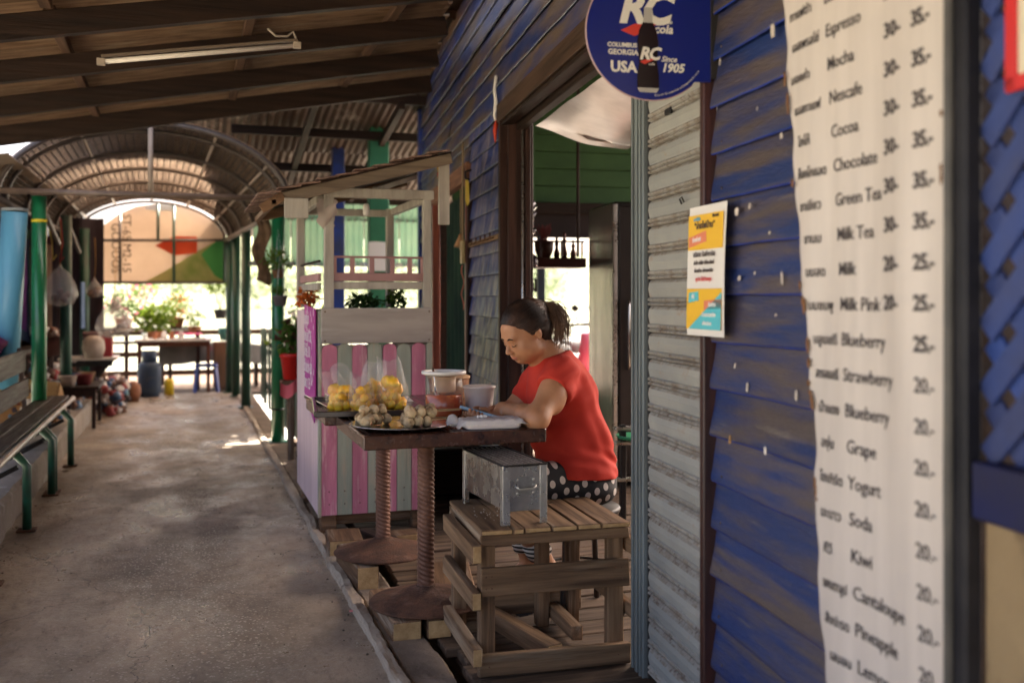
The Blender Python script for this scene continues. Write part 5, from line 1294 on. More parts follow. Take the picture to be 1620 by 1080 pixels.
# pale blue roll leaning behind the bench
fr=thing('blue_foam_roll','pale blue roll standing upright behind the bench back','roll',tuple(at(8,612,8.15)))
bl_m=mat('pale_blue_roll',(.16,.46,.66),.4,(.12,.38,.58),scale=3,stretch=(3,3,.3),coat=.1)
d_=at(23,334,8.0)-at(8,612,8.15)
part('roll_body',MB().tube([(0,0,0),d_*.5,d_],[.095,.096,.098],28),bl_m,fr)
part('roll_mouth',MB().lathe([(.084,.0),(.0995,.0),(.1,.02),(.086,.02)],24,(d_.x,d_.y,d_.z)),mat('grey_rim',(.35,.38,.38),.5),fr)
lb=part('paper_label',MB().grid(lambda u,v:(.0975*math.cos(R(-82+34*u)),.0975*math.sin(R(-82+34*u)),.50+.105*v),8,1),mat('label_white',(.72,.66,.58),.5),fr,fix=False)
for z,c in((.455,'black'),(.385,'red')):
    part('label_print',MB().grid(lambda u,v:(.0982*math.cos(R(-80+30*u)),.0982*math.sin(R(-80+30*u)),z+.118+.016*v),8,1),mat('print_'+c,(.05,.05,.05) if c=='black' else (.55,.12,.08),.6),fr,fix=False)
# open shed behind: dark backdrop of hung tarpaulin
tw=thing('dark_tarpaulin_wall','dark tarpaulin hung along the back of the left-hand stalls','tarpaulin',(-2.75,0,0))
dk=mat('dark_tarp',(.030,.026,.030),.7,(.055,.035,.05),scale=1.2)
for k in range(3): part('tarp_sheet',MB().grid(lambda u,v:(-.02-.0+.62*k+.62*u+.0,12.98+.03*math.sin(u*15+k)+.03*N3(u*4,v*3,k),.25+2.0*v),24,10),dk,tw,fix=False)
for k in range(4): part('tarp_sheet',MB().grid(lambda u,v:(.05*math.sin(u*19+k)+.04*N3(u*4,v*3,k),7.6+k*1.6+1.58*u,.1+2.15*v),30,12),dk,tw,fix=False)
cl_cols=((.18,.05,.16),(.04,.06,.11),(.05,.11,.07),(.20,.12,.08),(.09,.03,.04),(.12,.11,.13))
cn=('plum','navy','bottle green','brown','maroon','grey')
for k in range(6):
    X,Y=-1.50-.07*(k%3),9.5+k*.58
    solo('hanging_cloth',MB().grid(lambda u,v:(.05*math.sin(u*12+k)+.03*N3(u*5,v*3,k),-.22+.44*u,-.95*v+.03*math.sin(u*7)),14,12),mat('cloth_'+cn[k].replace(' ','_'),cl_cols[k],.85,tuple(c*.6 for c in cl_cols[k]),scale=6),
        '%s garment hanging in the shaded stall beyond the bench'%cn[k],'garment',(X,Y,1.95-.12*(k%2)),R(80),group='garments hung in the shaded stall',fix=False)
solo('purple_cushion',MB().ball((0,0,.09),(.16,.34,.10),20,12,lump=.2),mat('purple_cloth',(.20,.035,.13),.8,(.13,.02,.09),scale=6),'purple cushion on the ledge behind the green post','cushion',(-1.52,8.9,.82),fix=False)
solo('market_ledge',MB().box((0,0,.40),(.5,4.6,.04),.004).box((-.1,-1.8,.2),(.06,.06,.40),.003).box((-.1,1.8,.2),(.06,.06,.40),.003),dark_y,'dark plank ledge in the shaded stall behind the bench','ledge',(-1.6,10.0,.4)) 
# blue jeans
solo('blue_jeans',MB().grid(lambda u,v:(.02*math.sin(u*14),-.10+.20*u+(.02 if v>.5 and u>.5 else 0),-.52*v),12,14),mat('denim',(.16,.24,.42),.85,(.11,.17,.30),scale=20),'light blue jeans hanging from the canopy rail on the left','jeans',tuple(at(130,446,11.2)),fix=False)
# hanging plastic bags
def hang_bag(px,py,d,r,h,lab,col,n=7):
    p=at(px,py,d); t=thing('hanging_bag',lab,'plastic bag',p,group='plastic bags hung from the canopy rail')
    part('plastic_bag',MB().lathe([(.004,0),(.012,-.03),(.05*r/.1,-.08),(r*.9,-h*.5),(r,-h*.72),(r*.75,-h*.93),(0,-h)],20),mat('hung_bag_plastic',(.55,.52,.52),.2,alpha=.35,bump=.9,bscale=11,spec=.8),t,fix=False)
    for k in range(n): part('packet',MB().ball((0,0,0),(.03,.02,.035),8,6,lump=.4),mat(col,{'dark_goods':(.08,.03,.04),'brown_goods':(.22,.10,.05),'pale_goods':(.5,.42,.38)}[col],.5,tint=.4),t,(random.uniform(-.5,.5)*r,random.uniform(-.5,.5)*r,-h*random.uniform(.62,.88)),rot=(k,k*2,k))
    part('string',MB().tube([(0,0,0),(.01,0,.16),(0,.02,.42)],.003,5),mat('orange_string',(.55,.30,.08),.6),t)
hang_bag(95,418,9.4,.16,.40,'large crumpled clear bag hanging beside the first green post','dark_goods',10)
hang_bag(150,438,10.6,.09,.22,'small brown bag hanging beside the second post','brown_goods')
hang_bag(183,452,11.2,.05,.30,'narrow bag of pale and red packets hung near the plants','pale_goods')
hang_bag(180,474,10.7,.19,.42,'wide clear bag hanging over the red cool box','pale_goods',4)
# ropes on the posts
for a,b,l,c in(((72,338),(84,412),'yellow rope looped from the first post','yellow'),((96,345),(95,415),'red cord hanging beside the second post','red')):
    A=at(*a,9.0); Bp=at(*b,9.3)
    solo('rope',MB().tube([Vector((0,0,0)),(Bp-A)*.5+Vector((.02,0,-.02)),Bp-A,(Bp-A)+Vector((.03,0,.05))],.006,6),mat('rope_'+c,(.55,.42,.10) if c=='yellow' else (.35,.04,.04),.8),l,'rope',A)
# tilted display tray of shells
shell=mat('shell_mix',(.55,.48,.44),.3,(.12,.06,.05),scale=7,mix=(.45,.55),tint=.45,coat=.3)
tr=thing('tilted_display_box','tilted wooden display box heaped with small shells left of the path','display box',(-1.30,9.35,.47),R(0),rot=(R(-19),R(8),0))
bw=wood('box_wood',(.48,.29,.12),(.30,.16,.07),axis=1,tint=.1); bwx=wood('box_wood_x',(.48,.29,.12),(.30,.16,.07),axis=0,tint=.1)
part('box_side',MB().box((.27,.55,.07),(.018,1.1,.14),.003),bw,tr); part('box_side',MB().box((-.27,.55,.07),(.018,1.1,.14),.003),bw,tr)
part('box_end',MB().box((0,.0,.07),(.52,.018,.14),.003),bwx,tr); part('box_end',MB().box((0,1.1,.07),(.52,.018,.14),.003),bwx,tr); part('box_floor',MB().box((0,.55,.01),(.54,1.1,.014),.003),bwx,tr)
sm_=MB()
for k in range(620): sm_.ball((random.uniform(-.25,.25),random.uniform(.03,1.07),.12+random.uniform(0,.05)),(random.uniform(.010,.022),random.uniform(.008,.016),random.uniform(.008,.016)),6,5,mi=random.randint(0,3))
part('shells',sm_,[shell,mat('pale_shell',(.75,.70,.66),.25),mat('dark_shell',(.06,.035,.04),.25),mat('rosy_shell',(.42,.20,.17),.3)],tr,kind='stuff',fix=False)
t2=thing('lower_display_box','shallow brown cardboard box under the shell display','box',(-1.28,9.5,.21),rot=(R(-14),0,0))
part('box_wall',MB().box((.22,.42,.08),(.012,.85,.16),.002),mat('cardboard',(.34,.19,.08),.8,(.25,.13,.06),scale=8),t2)
part('box_wall',MB().box((0,0,.08),(.45,.012,.16),.002),mat('cardboard',(.34,.19,.08),.8),t2); part('box_wall',MB().box((0,.42,.01),(.45,.85,.012),.002),mat('cardboard',(.34,.19,.08),.8),t2)
solo('trestle',MB().bar((-.2,0,0),(-.2,0,.42),.04,.04).bar((.2,0,0),(.2,0,.36),.04,.04).bar((-.22,0,.40),(.25,0,.36),.04,.05),dark_x,'dark trestle propping up the shell display box','trestle',(-1.30,9.9,.0))
# market basket cart
bc=thing('brown_goods_tub','wide brown tub of small souvenirs on dark legs by the second post','tub',(-1.42,11.25,0))
part('tub',MB().lathe([(.20,.70),(.28,.90),(.30,.905),(.29,.91),(.19,.72),(0,.72)],22),mat('brown_tub',(.10,.035,.028),.4,(.06,.025,.02),scale=6),bc)
for a in(45,135,225,315): part('leg',MB().tube([(.16*math.cos(R(a)),.16*math.sin(R(a)),.71),(.20*math.cos(R(a)),.20*math.sin(R(a)),0)],.016,8),dark_z,bc)
g_=MB()
for k in range(70): a=random.uniform(0,6.28); q=random.uniform(0,.24); g_.ball((q*math.cos(a),q*math.sin(a),.91+random.uniform(0,.07)),random.uniform(.018,.035),7,5,mi=random.randint(0,2),lump=.4)
part('souvenirs',g_,[mat('souvenir_tan',(.45,.28,.2),.5),mat('souvenir_white',(.7,.62,.56),.4),mat('souvenir_brown',(.18,.08,.05),.5)],bc,kind='stuff',fix=False)
# piles of small goods on the ground at left (each a thing)
gd=(('white paper bundle','paper bundle',(.6,.55,.52),(-1.20,9.05,.22),.09),('silver tin','tin',(.45,.48,.45),(-1.02,11.5,.0),.08),('crumpled grey sack','sack',(.30,.25,.22),(-1.18,10.75,.2),.15),('green and white packet','packet',(.20,.42,.22),(-.98,12.1,.0),.07),('yellow fruit','fruit',(.75,.55,.05),(-.83,12.75,.0),.055),('dark knotted sack','sack',(.06,.045,.05),(-1.42,10.3,.2),.2),('pale bundle of cloth','cloth bundle',(.5,.40,.35),(-1.3,12.0,.2),.13),('brown paper sack','sack',(.24,.14,.09),(-1.55,12.6,.2),.17))
for k,(l,c,col,p,r) in enumerate(gd):
    solo(c.replace(' ','_'),MB().ball((0,0,r*.72),(r,r*.8,r*.75),14,10,lump=.5),mat('goods_%d'%k,col,.6,tuple(q*.6 for q in col),scale=9,bump=.4,bscale=8),l+' lying among the goods at the left edge of the path',c,p,fix=False)
dbr=MB()
for k in range(380): 
    x,y=random.uniform(-1.75,-1.0),random.uniform(9.2,13.2); r=random.uniform(.015,.05); dbr.ball((x,y,.20+random.uniform(0,.42)*(1 if x<-1.15 else .15)),(r,r*random.uniform(.5,1.4),r),6,5,mi=random.randint(0,4),lump=.7)
for k in range(300):
    x,y=random.uniform(-.98,-.66),random.uniform(11.6,13.5); r=random.uniform(.015,.055); dbr.ball((x,y,random.uniform(.02,.42)*(.5+.5*((-x-.6)/.4))),(r,r*random.uniform(.5,1.4),r),6,5,mi=random.randint(0,4),lump=.7)
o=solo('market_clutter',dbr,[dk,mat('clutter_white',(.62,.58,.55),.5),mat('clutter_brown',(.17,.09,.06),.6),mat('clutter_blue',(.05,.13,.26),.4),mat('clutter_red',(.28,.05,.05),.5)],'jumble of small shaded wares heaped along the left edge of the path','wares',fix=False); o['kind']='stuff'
# ============================================================ FAR END OF THE PATH
def table4(name,label,cat,loc,w,d,h,top_m,leg_m,rz=0,cross=False,th=.03):
    t=thing(name,label,cat,loc,rz); part('table_top',MB().box((0,0,h-th/2),(w,d,th),.005),top_m,t)
    part('apron',MB().box((0,-d/2+.05,h-th-.035),(w-.1,.02,.07),.003),leg_m,t)
    for x in(-1,1):
        for y in(-1,1):
            a=(x*(w/2-.05),y*(d/2-.05),h-th); b=(x*(w/2-.05)*(-1 if cross else 1),y*(d/2-.05),0)
            part('leg',MB().bar(a,b,.035,.035,.003,up=(0,1,0)),leg_m,t)
    return t
whitetop=mat('white_table_top',(.72,.68,.64),.35)
table4('folding_table','small folding table with pale top and crossed legs holding the red cool box','table',(-1.02,12.35,0),.62,.5,.62,whitetop,black_metal,0,True)
cb=thing('cool_box','dark and red cool box standing on the folding table','cool box',(-.93,12.33,.62),R(6))
part('box_body',MB().box((0,0,.12),(.32,.26,.24),.02),mat('cool_box_red',(.36,.03,.035),.35,(.28,.025,.03),scale=5),cb); part('lid',MB().box((0,0,.26),(.33,.27,.05),.015),mat('cool_box_maroon',(.10,.03,.03),.35),cb)
part('end_panel',MB().box((-.09,-.135,.12),(.15,.012,.22),.004),mat('cool_box_dark',(.04,.03,.04),.4),cb)
table4('dining_table','brown table with white top carrying bowls beyond the gas cylinder','table',(-.12,14.55,-.02),1.0,.62,.75,whitetop,wood('brown_table_legs',(.14,.05,.03),(.08,.03,.02),axis=2),R(0),False)
tank=thing('gas_cylinder','blue dented gas cylinder standing at the end of the path','gas cylinder',(-.42,13.85,0))
tm=mat('blue_cylinder_paint',(.028,.055,.12),.5,(.05,.07,.10),scale=9,bump=.15,bscale=20,col3=(.12,.11,.11),scale3=6,mix3=(.6,.7))
part('shell',MB().lathe([(.10,0),(.12,.004),(.118,.03),(.146,.05),(.15,.08),(.15,.36),(.143,.41),(.115,.445),(.06,.462),(0,.465)],32),tm,tank)
part('collar',MB().lathe([(.092,.455),(.094,.60),(.088,.60),(.086,.455)],26),tm,tank); part('valve',MB().lathe([(.02,.46),(.02,.54),(.012,.56),(0,.565)],12),rust_col,tank)
blue_pl=mat('blue_stool_plastic',(.025,.05,.30),.35)
def pl_stool(X,Y,label):
    t=thing('plastic_stool',label,'stool',(X,Y,-.0))
    part('seat',MB().prism(rrect(.30,.30,.06),.035,z0=.345),blue_pl,t)
    for x in(-1,1):
        for y in(-1,1): part('leg',MB().bar((x*.12,y*.12,.35),(x*.155,y*.155,0),.045,.03,.004),blue_pl,t)
    part('skirt',MB().box((0,-.135,.31),(.24,.012,.05),.003).box((0,.135,.31),(.24,.012,.05),.003),blue_pl,t) if False else None
pl_stool(.30,14.35,'blue plastic stool standing in front of the end railing')
solo('yellow_canister',MB().lathe([(0,0),(.06,0),(.062,.18),(.05,.21),(.03,.22),(0,.22)],18),mat('yellow_plastic',(.72,.52,.02),.4),'yellow canister beside the blue gas cylinder','canister',(-.18,14.0,0))
# things on the dining table
solo('white_cup',MB().lathe([(0,0),(.03,0),(.035,.09),(.031,.09),(.027,.01),(0,.01)],14),mat('pale_ceramic',(.65,.72,.70),.3),'pale cup at the left end of the white-topped table','cup',(-.50,14.42,.73))
for k,(x,l) in enumerate(((-.36,'leftmost'),(-.25,'second from the left'),(-.15,'third from the left'),(-.03,'rightmost'))):
    solo('condiment_jar',MB().lathe([(0,0),(.035,0),(.036,.07),(.02,.085),(.02,.10),(0,.10)],14),[terra,mat('jar_white',(.8,.76,.72),.3)][k%2],'small condiment jar on the white-topped table, %s of four'%l,'jar',(x,14.45,.73),group='condiment jars on the white-topped table')
solo('pink_cloth',MB().grid(lambda u,v:(-.20+.48*u,-.2+.4*v,.05+.03*N3(u*4,v*4)-(.22*max(0,u-.72)/.28)),20,14),mat('pink_cloth',(.72,.04,.17),.7,(.60,.03,.13),scale=6),'bright pink cloth draped over the table end','cloth',(.10,14.6,.74),fix=False)
gt_=thing('covered_table','table under a dull grey tarpaulin in front of the railing','table',(.42,15.2,0))
part('tarpaulin',MB().grid(lambda u,v:(-.75+1.5*u,-.3+.6*v,.58+.06*math.sin(u*3.14)+.02*N3(u*7,v*5)-(.26 if v<.04 else 0)),30,26),mat('grey_tarp',(.30,.28,.26),.6,(.20,.19,.18),scale=4),gt_,fix=False)
for x in(-.6,.6): part('leg',MB().box((x,0,.27),(.05,.4,.54),.003),dark_z,gt_)
er=thing('end_railing','weathered timber railing closing the end of the path','railing',(0,15.8,-.05))
for k in range(9): part('rail_post',MB().box((-1.8+k*.5,0,.4),(.06,.06,.9),.003),dark_z,er)
for z in(.22,.50,.82): part('rail_bar',MB().box((.2,-.02,z),(4.2,.03,.08),.003),wood('rail_wood',(.16,.09,.06),(.08,.05,.035),axis=0),er)
# plants
plant('flowering_plant','bushy pink-flowered plant on a stand at the left of the far plants','plant',(-.78,14.75,.85),(.26,.2,.22),260,.085,lf_mid,(.12,.16,terra),'potted plants at the far end',(70,.06,lf_pink))
plant('lime_plant','bright lime green rosette plant in the middle of the far plants','plant',(-.38,14.9,.68),(.27,.2,.19),330,.12,lf_lime,(.12,.14,terra),'potted plants at the far end')
plant('orange_plant','orange-tinged flowering plant behind the lime green rosette','plant',(-.10,15.5,.85),(.24,.2,.18),230,.08,lf_lime,(.12,.15,terra),'potted plants at the far end',(60,.06,lf_orange))
plant('trailing_plant','low pale plant between the brown boxes of the far display','plant',(.16,15.4,.75),(.20,.16,.12),150,.07,lf_lime,(.10,.12,terra),'potted plants at the far end')
plant('magenta_plant','tall sparse plant with magenta blooms at the back of the far display','plant',(-.55,15.6,1.0),(.24,.2,.20),170,.07,lf_mid,(.11,.14,blackpot),'potted plants at the far end',(60,.06,lf_pink),stem=.1)
plant('young_tree','small young tree with lime crown in a hanging dark pot','plant',(.52,15.3,.98),(.26,.2,.12),200,.08,lf_lime,(.10,.14,blackpot),'potted plants at the far end',stem=.22)
ps=thing('plant_shelf','dark tiered plant shelf at the far end of the path','shelf',(-.45,15.0,0))
for z,y in((.66,0),(.84,.55)): part('shelf_board',MB().box((0,y,z),(1.4,.35,.03),.003),dark_x,ps)
for x in(-.65,.65):
    for y in(-.12,.62): part('leg',MB().box((x,y,.40),(.05,.05,.85),.003),dark_z,ps)
solo('teal_pot',MB().lathe([(0,0),(.06,0),(.085,.16),(.09,.165),(.085,.18),(.07,.16),(0,.15)],20),mat('teal_glaze',(.08,.36,.30),.3),'teal glazed pot near the end railing','pot',(.56,14.9,.68))
solo('pot_stand',MB().box((0,0,.33),(.3,.3,.66),.01),wood('box_brown',(.25,.14,.08),(.15,.08,.05),axis=2),'brown box stand under the teal pot','stand',(.56,14.95,.0))
# scooters parked behind the room, seen through the open back
def wheel(t,x,z):
    w=part('wheel',MB().tube([(x+.24*math.cos(a),0,z+.24*math.sin(a)) for a in np.linspace(0,6.2832,25)],.045,8,cap=False),blackpot,t)
    part('rim',MB().lathe([(.0,-.02),(.05,-.03),(.19,-.015),(.195,.015),(.05,.03),(0,.02)],20,M=Matrix.Translation((x,0,z))@Matrix.Rotation(R(90),4,'X')),steel,w)
def scooter(loc,rz,c,label):
    t=thing('parked_scooter',label,'scooter',loc,rz,'scooters parked behind the shop')
    bm=mat('scooter_'+c[0],c[1],.25,coat=.5); wheel(t,-.62,.27); wheel(t,.62,.27)
    part('leg_shield',MB().tube([(.50,0,.35),(.42,0,.60),(.36,0,.92)],[.12,.16,.08],12),bm,t); part('floor_panel',MB().tube([(.40,0,.34),(.0,0,.30),(-.2,0,.36)],[.09,.11,.12],12),bm,t)
    part('rear_body',MB().tube([(-.10,0,.42),(-.40,0,.56),(-.78,0,.68)],[.10,.16,.05],12),bm,t); part('saddle',MB().tube([(.02,0,.70),(-.30,0,.74),(-.72,0,.78)],[.07,.12,.06],12),blackpot,t)
    part('handlebar',MB().tube([(.30,-.32,.98),(.36,-.14,1.0),(.36,.14,1.0),(.30,.32,.98)],.016,8),blackpot,t); part('headlight',MB().ball((.46,0,.86),(.06,.09,.07),12,8),steel,t)
    for y in(-.22,.22):
        mr_=part('mirror_stem',MB().tube([(.36,y*.7,1.0),(.38,y,1.16)],.006,6),black_metal,t); part('mirror',MB().ball((.38,y,1.19),(.015,.06,.04),10,7),black_metal,mr_)
    part('front_fork',MB().tube([(.42,0,.7),(.62,0,.27)],.035,8),steel,t)
sp=wp(7.6,0,-1.75); scooter((sp.x,sp.y,-.02),R(25),('pink',(.62,.10,.16)),'pink scooter parked behind the shop seen past the ponytail')
sp=wp(8.3,0,-2.2); scooter((sp.x,sp.y,-.02),R(30),('black',(.03,.03,.035)),'black scooter parked behind the pink one')
part('scooter_yard',MB().box((1.9,9.3,-.05),(4.6,7.2,.06),.004),concrete,shop)
# ---- right-hand side between path and stall
def hangpot(px,py,d,r,lab,pm,n,size,m_,sp_):
    p=at(px,py,d); t=plant('hanging_planter',lab,'hanging planter',p,sp_,n,size,m_,(r,r*1.35,pm),'planters hung on the green post')
    for a in(0,120,240): part('wire',MB().tube([(r*math.cos(R(a)),r*math.sin(R(a)),r*1.3),(0,0,.42)],.0018,4),steel,t)
hangpot(440,440,8.6,.055,'upper hanging planter of trailing green leaves beside the stall canopy',mat('coir_basket',(.16,.09,.05),.9),150,.05,lf_mid,(.13,.12,.09))
hangpot(443,484,8.3,.065,'lower hanging grey plastic pot with small succulents',plastic_grey,90,.035,lf_mid,(.07,.07,.04))
rp=plant('red_planter','red plastic pot with reddish leaves beside the stall side panel','planter',tuple(at(461,600,7.6)),(.10,.09,.12),110,.10,lf_mid,(.085,.20,mat('red_pot',(.62,.025,.02),.35)),None,(40,.08,mat('maroon_leaf',(.16,.04,.04),.5)))
solo('red_pot_bracket',MB().box((0,0,-.02),(.16,.16,.03),.003).box((.0,.05,-.32),(.05,.05,.60),.003),wood_z,'wooden stand under the red plant pot','stand',tuple(at(461,600,7.6)))
solo('pink_ribbon',MB().grid(lambda u,v:(-.09+.18*u,-.07+.02*math.sin(u*9),-.10*v-.03*math.sin(u*6)),14,5),mat('pink_lace',(.75,.16,.20),.7,transl=.3),'pink frilled ribbon under the red plant pot','ribbon',tuple(at(461,602,7.55)),fix=False)
solo('dry_fern',MB().grid(lambda u,v:(-.05+.12*u+.03*math.sin(v*9),.03*N3(u*6,v*6),-.55*v-.06*u*v),8,14),mat('dry_brown_fern',(.20,.12,.07),.9,(.10,.06,.035),scale=12,bump=.8),'dry brown staghorn fern hanging from the canopy corner','fern',tuple(at(412,345,8.9)),fix=False)
sf=thing('side_fence','dark green slatted fence between the right-hand posts and the stall','fence',(1.02,0,0))
for k in range(16): part('fence_slat',MB().box((random.uniform(-.01,.01),9.6+k*.30,.40),(.025,.10,.95+random.uniform(-.05,.05)),.003),green_dark,sf)
for z in(.15,.70): part('fence_rail',MB().box((.02,11.9,z),(.03,4.9,.06),.003),dark_y,sf)
plant('potted_orchid','pale orchid like plant in a dark pot behind the side fence','plant',(1.22,11.2,.55),(.16,.14,.28),120,.08,lf_mid,(.09,.14,blackpot),None,(60,.06,mat('white_petals',(.8,.74,.75),.5,transl=.4)))
plant('leafy_bush','green bush behind the stall at the open right side','bush',(1.5,12.6,.1),(.5,.4,.55),420,.11,lf_lime)

table4('low_bench_table','low dark bench crowded with small wares at the left edge of the path','table',(-1.0,11.0,0),.42,.8,.42,dark_y,dark_z)
for k,(c,l) in enumerate((((.55,.45,.38),'cream'),((.25,.05,.05),'dark red'),((.08,.16,.30),'blue'),((.35,.22,.12),'tan'),((.12,.10,.09),'black'))):
    solo('wares_basket',MB().lathe([(0,0),(.06,0),(.085,.10),(.09,.105),(.08,.105),(.06,.03),(0,.03)],14),mat('basket_%d'%k,c,.6,tuple(q*.6 for q in c),scale=14),'small %s basket on the crowded low bench'%l,'basket',(-1.08+.13*(k%2),10.7+.15*k,.42),group='baskets on the low bench')
for k,(x,y,z,c,l) in enumerate(((-.95,12.0,.62,(.5,.42,.36),'pale cloth sack on the folding table left of the cool box'),(-.74,12.9,.0,(.10,.22,.28),'teal bucket on the path in front of the gas cylinder'),(-.62,13.3,.0,(.30,.13,.07),'brown clay pot on the path beside the gas cylinder'),(-1.0,13.3,.0,(.07,.05,.05),'black crate shaped bag left of the gas cylinder'))):
    solo(('sack','bucket','clay_pot','bag')[k],MB().lathe([(0,0),(.09,0),(.12,.10),(.11,.20),(.06,.25),(0,.25)],14),mat('loose_%d'%k,c,.6,tuple(q*.6 for q in c),scale=8,bump=.3,bscale=12),l,'container',(x,y,z))
# ============================================================ INSIDE THE ROOM
def W3(t,z,x): p=wp(t,z,-x); return p
fg=thing('steel_refrigerator','tall dark fronted steel refrigerator inside the doorway','refrigerator',tuple(W3(3.55,0,.93)),WA)
part('cabinet',MB().box((.33,0,1.0),(.66,.60,1.92),.012),mat('dark_fridge_face',(.035,.030,.030),.35,(.05,.045,.04),scale=3,metal=.5),fg)
part('side_panel',MB().box((-.004,0,1.0),(.008,.58,1.90),.002),mat('fridge_side_steel',(.50,.49,.46),.25,(.30,.29,.27),scale=2.2,stretch=(1,3,.6),metal=.9,bump=.25,bscale=4),fg)
part('door',MB().box((.34,-.315,1.0),(.62,.03,1.86),.01),mat('fridge_door_grey',(.06,.052,.05),.35,(.04,.035,.035),scale=2,metal=.6),fg)
part('door_handle',MB().tube([(.09,-.35,.80),(.09,-.36,.84),(.09,-.36,1.24),(.09,-.35,1.28)],.010,8),chrome,fg)
part('corner_strip',MB().box((.0,-.33,1.0),(.03,.012,1.88),.003),steel,fg)
al=thing('altar_shelf','dark red altar shelf hung above the open back of the room','shelf',tuple(W3(4.1,1.56,.48)),WA)
rd=mat('maroon_lacquer',(.10,.022,.018),.4,(.06,.016,.014),scale=4)
part('shelf_board',MB().box((.02,0,0),(.86,.34,.075),.004),rd,al)
for z in(.11,): part('gallery_rail',MB().box((.02,-.15,.16),(.84,.014,.014),.002),rd,al)
for k in range(6): part('gallery_post',MB().box((-.38+k*.16,-.15,.10),(.014,.014,.12),.002),rd,al)
part('hanger',MB().box((-.40,0,.75),(.02,.02,1.4),.002),dark_z,al); part('hanger',MB().box((.43,0,.75),(.02,.02,1.4),.002),dark_z,al)
for x,h,l in((-.22,.36,'left'),(.03,.40,'right')):
    t=thing('candle_lamp','%s of two red electric candles with pointed white tips on the altar shelf'%l,'candle lamp',tuple(W3(4.0,1.60,.48+x)),WA,'electric candles on the altar shelf')
    part('stem',MB().lathe([(.030,0),(.026,.02),(.013,.04),(.018,.12),(.012,.15)],14),mat('brass',(.5,.33,.10),.3,metal=.9),t)
    part('candle',MB().lathe([(.022,.14),(.025,.16),(.024,h),(.0,h)],14),mat('candle_red',(.30,.03,.025),.35),t)
    part('flame_bulb',MB().lathe([(.012,h),(.021,h+.03),(.017,h+.07),(0,h+.13)],12),mat('milk_glass',(.72,.68,.64),.25),t)
for k,(x,h,l) in enumerate(((.24,.16,'first'),(.30,.20,'second'),(.37,.14,'last'))):
    solo('altar_figurine',MB().lathe([(.022,0),(.026,.03),(.012,h*.5),(.018,h*.65),(.008,h*.8),(.013,h*.9),(0,h)],12),mat('dark_bronze',(.10,.03,.025),.35,metal=.4),'small dark red figurine, %s from the left on the altar shelf'%l,'figurine',tuple(W3(4.02,1.60,.48+x)),WA,'figurines on the altar shelf')
solo('incense_pot',MB().lathe([(.05,0),(.07,.05),(.075,.12),(.065,.12),(.05,.02)],18),mat('incense_brown',(.09,.04,.03),.5),'round dark incense pot in the middle of the altar shelf','incense pot',tuple(W3(4.02,1.60,.62)),WA)
inc=MB()
for k in range(40): inc.tube([(random.gauss(0,.02),random.gauss(0,.02),.05),(random.gauss(0,.04),random.gauss(0,.03),.19+random.random()*.05)],.0018,4)
o=solo('incense_sticks',inc,mat('incense_red',(.22,.03,.03),.7),'cluster of spent red incense sticks in the altar pot','incense sticks',tuple(W3(4.02,1.62,.62)),WA,fix=False); o['kind']='stuff'
hb=thing('hanging_bundle','dark shiny bundle of hanging packets just inside the left jamb','hanging bundle',tuple(W3(3.1,1.95,.24)),WA)
for k in range(16): part('packet',MB().ball((0,0,0),(.045,.03,.07),9,7,lump=.5),mat('dark_foil',(.035,.018,.03),.18,(.10,.08,.09),scale=9,metal=.3,coat=.5),hb,(random.gauss(0,.035),random.gauss(0,.03),-.045*k),rot=(k,k*1.3,k*2))
part('cord',MB().tube([(0,0,.03),(.01,0,.2),(0,0,.4)],.004,5),black_metal,hb)
kk=thing('hanging_keys','two keys hanging on a hook from the altar shelf corner','keys',tuple(at(845,432,6.9)),WA)
part('key_ring',MB().tube([(.02*math.cos(a),0,-.02+.02*math.sin(a)) for a in np.linspace(0,6.3,14)],.003,5),black_metal,kk)
for s in(-1,1): part('key',MB().box((s*.012,0,-.085),(.016,.004,.09),.001),black_metal,kk)
# bench and shelf bits right of her back
ib=thing('low_steel_rack','low rack with steel rails seen between her back and the rail','rack',tuple(W3(1.9,0,.75)),WA)
for z in(.50,.58,.30): part('rack_rail',MB().box((.3,0,z),(1.1,.05,.02),.004),steel,ib)
for x in(-.2,.8): part('rack_leg',MB().box((x,0,.3),(.03,.04,.6),.003),black_metal,ib)
solo('green_dish',MB().lathe([(0,0),(.09,.01),(.11,.03),(.10,.03),(0,.012)],22),mat('green_dish_plastic',(.04,.35,.16),.35),'green dish on the low steel rack behind her','dish',tuple(W3(1.9,.512,.62)),WA)
# person further back inside the second door: only lap, hand and slippered feet show
# ============================================================ ON THE SHOP WALL
def wthing(n,l,c,t,z,out,grp=None): return thing(n,l,c,tuple(wp(t,z,out)),WA,grp)
# white vinyl drinks menu with hand-painted lettering. local frame: -y is to the right as one reads it, z up
menu=wthing('drinks_menu_banner','long white vinyl drinks menu with ragged left edge and black lettering','menu banner',0,0,.0)
L_t=lambda z:float(np.interp(z,[.4,.46,1.06,1.5,2.0],[-1.368,-1.364,-1.297,-1.217,-1.150]))-.006*math.sin(z*27)-.003*math.sin(z*61)
def mf(u,v):
    z=.42+1.78*v; a=L_t(z); b=-1.738
    y=a+(b-a)*u
    return (-.040-.0028*math.sin(y*31+z*1.5+2*N3(y*4,z))*(1-.4*u)-.007*N3(y*7,z*1.6)-.014*(1-u)**3-.010*math.sin(max(0,(1-z))*5)*(1-u),y,z)
mv=mat('white_menu_vinyl',(.60,.545,.51),.42,(.51,.46,.43),scale=2,stretch=(1,6,.5),bump=.12,bscale=3,bstretch=(1,7,.6))
part('vinyl_sheet',MB().grid(mf,46,90),mv,menu,fix=False)
rs=mat('rust_stain',(.20,.10,.05),.8)
inkm=mat('menu_ink',(.05,.042,.045),.6)
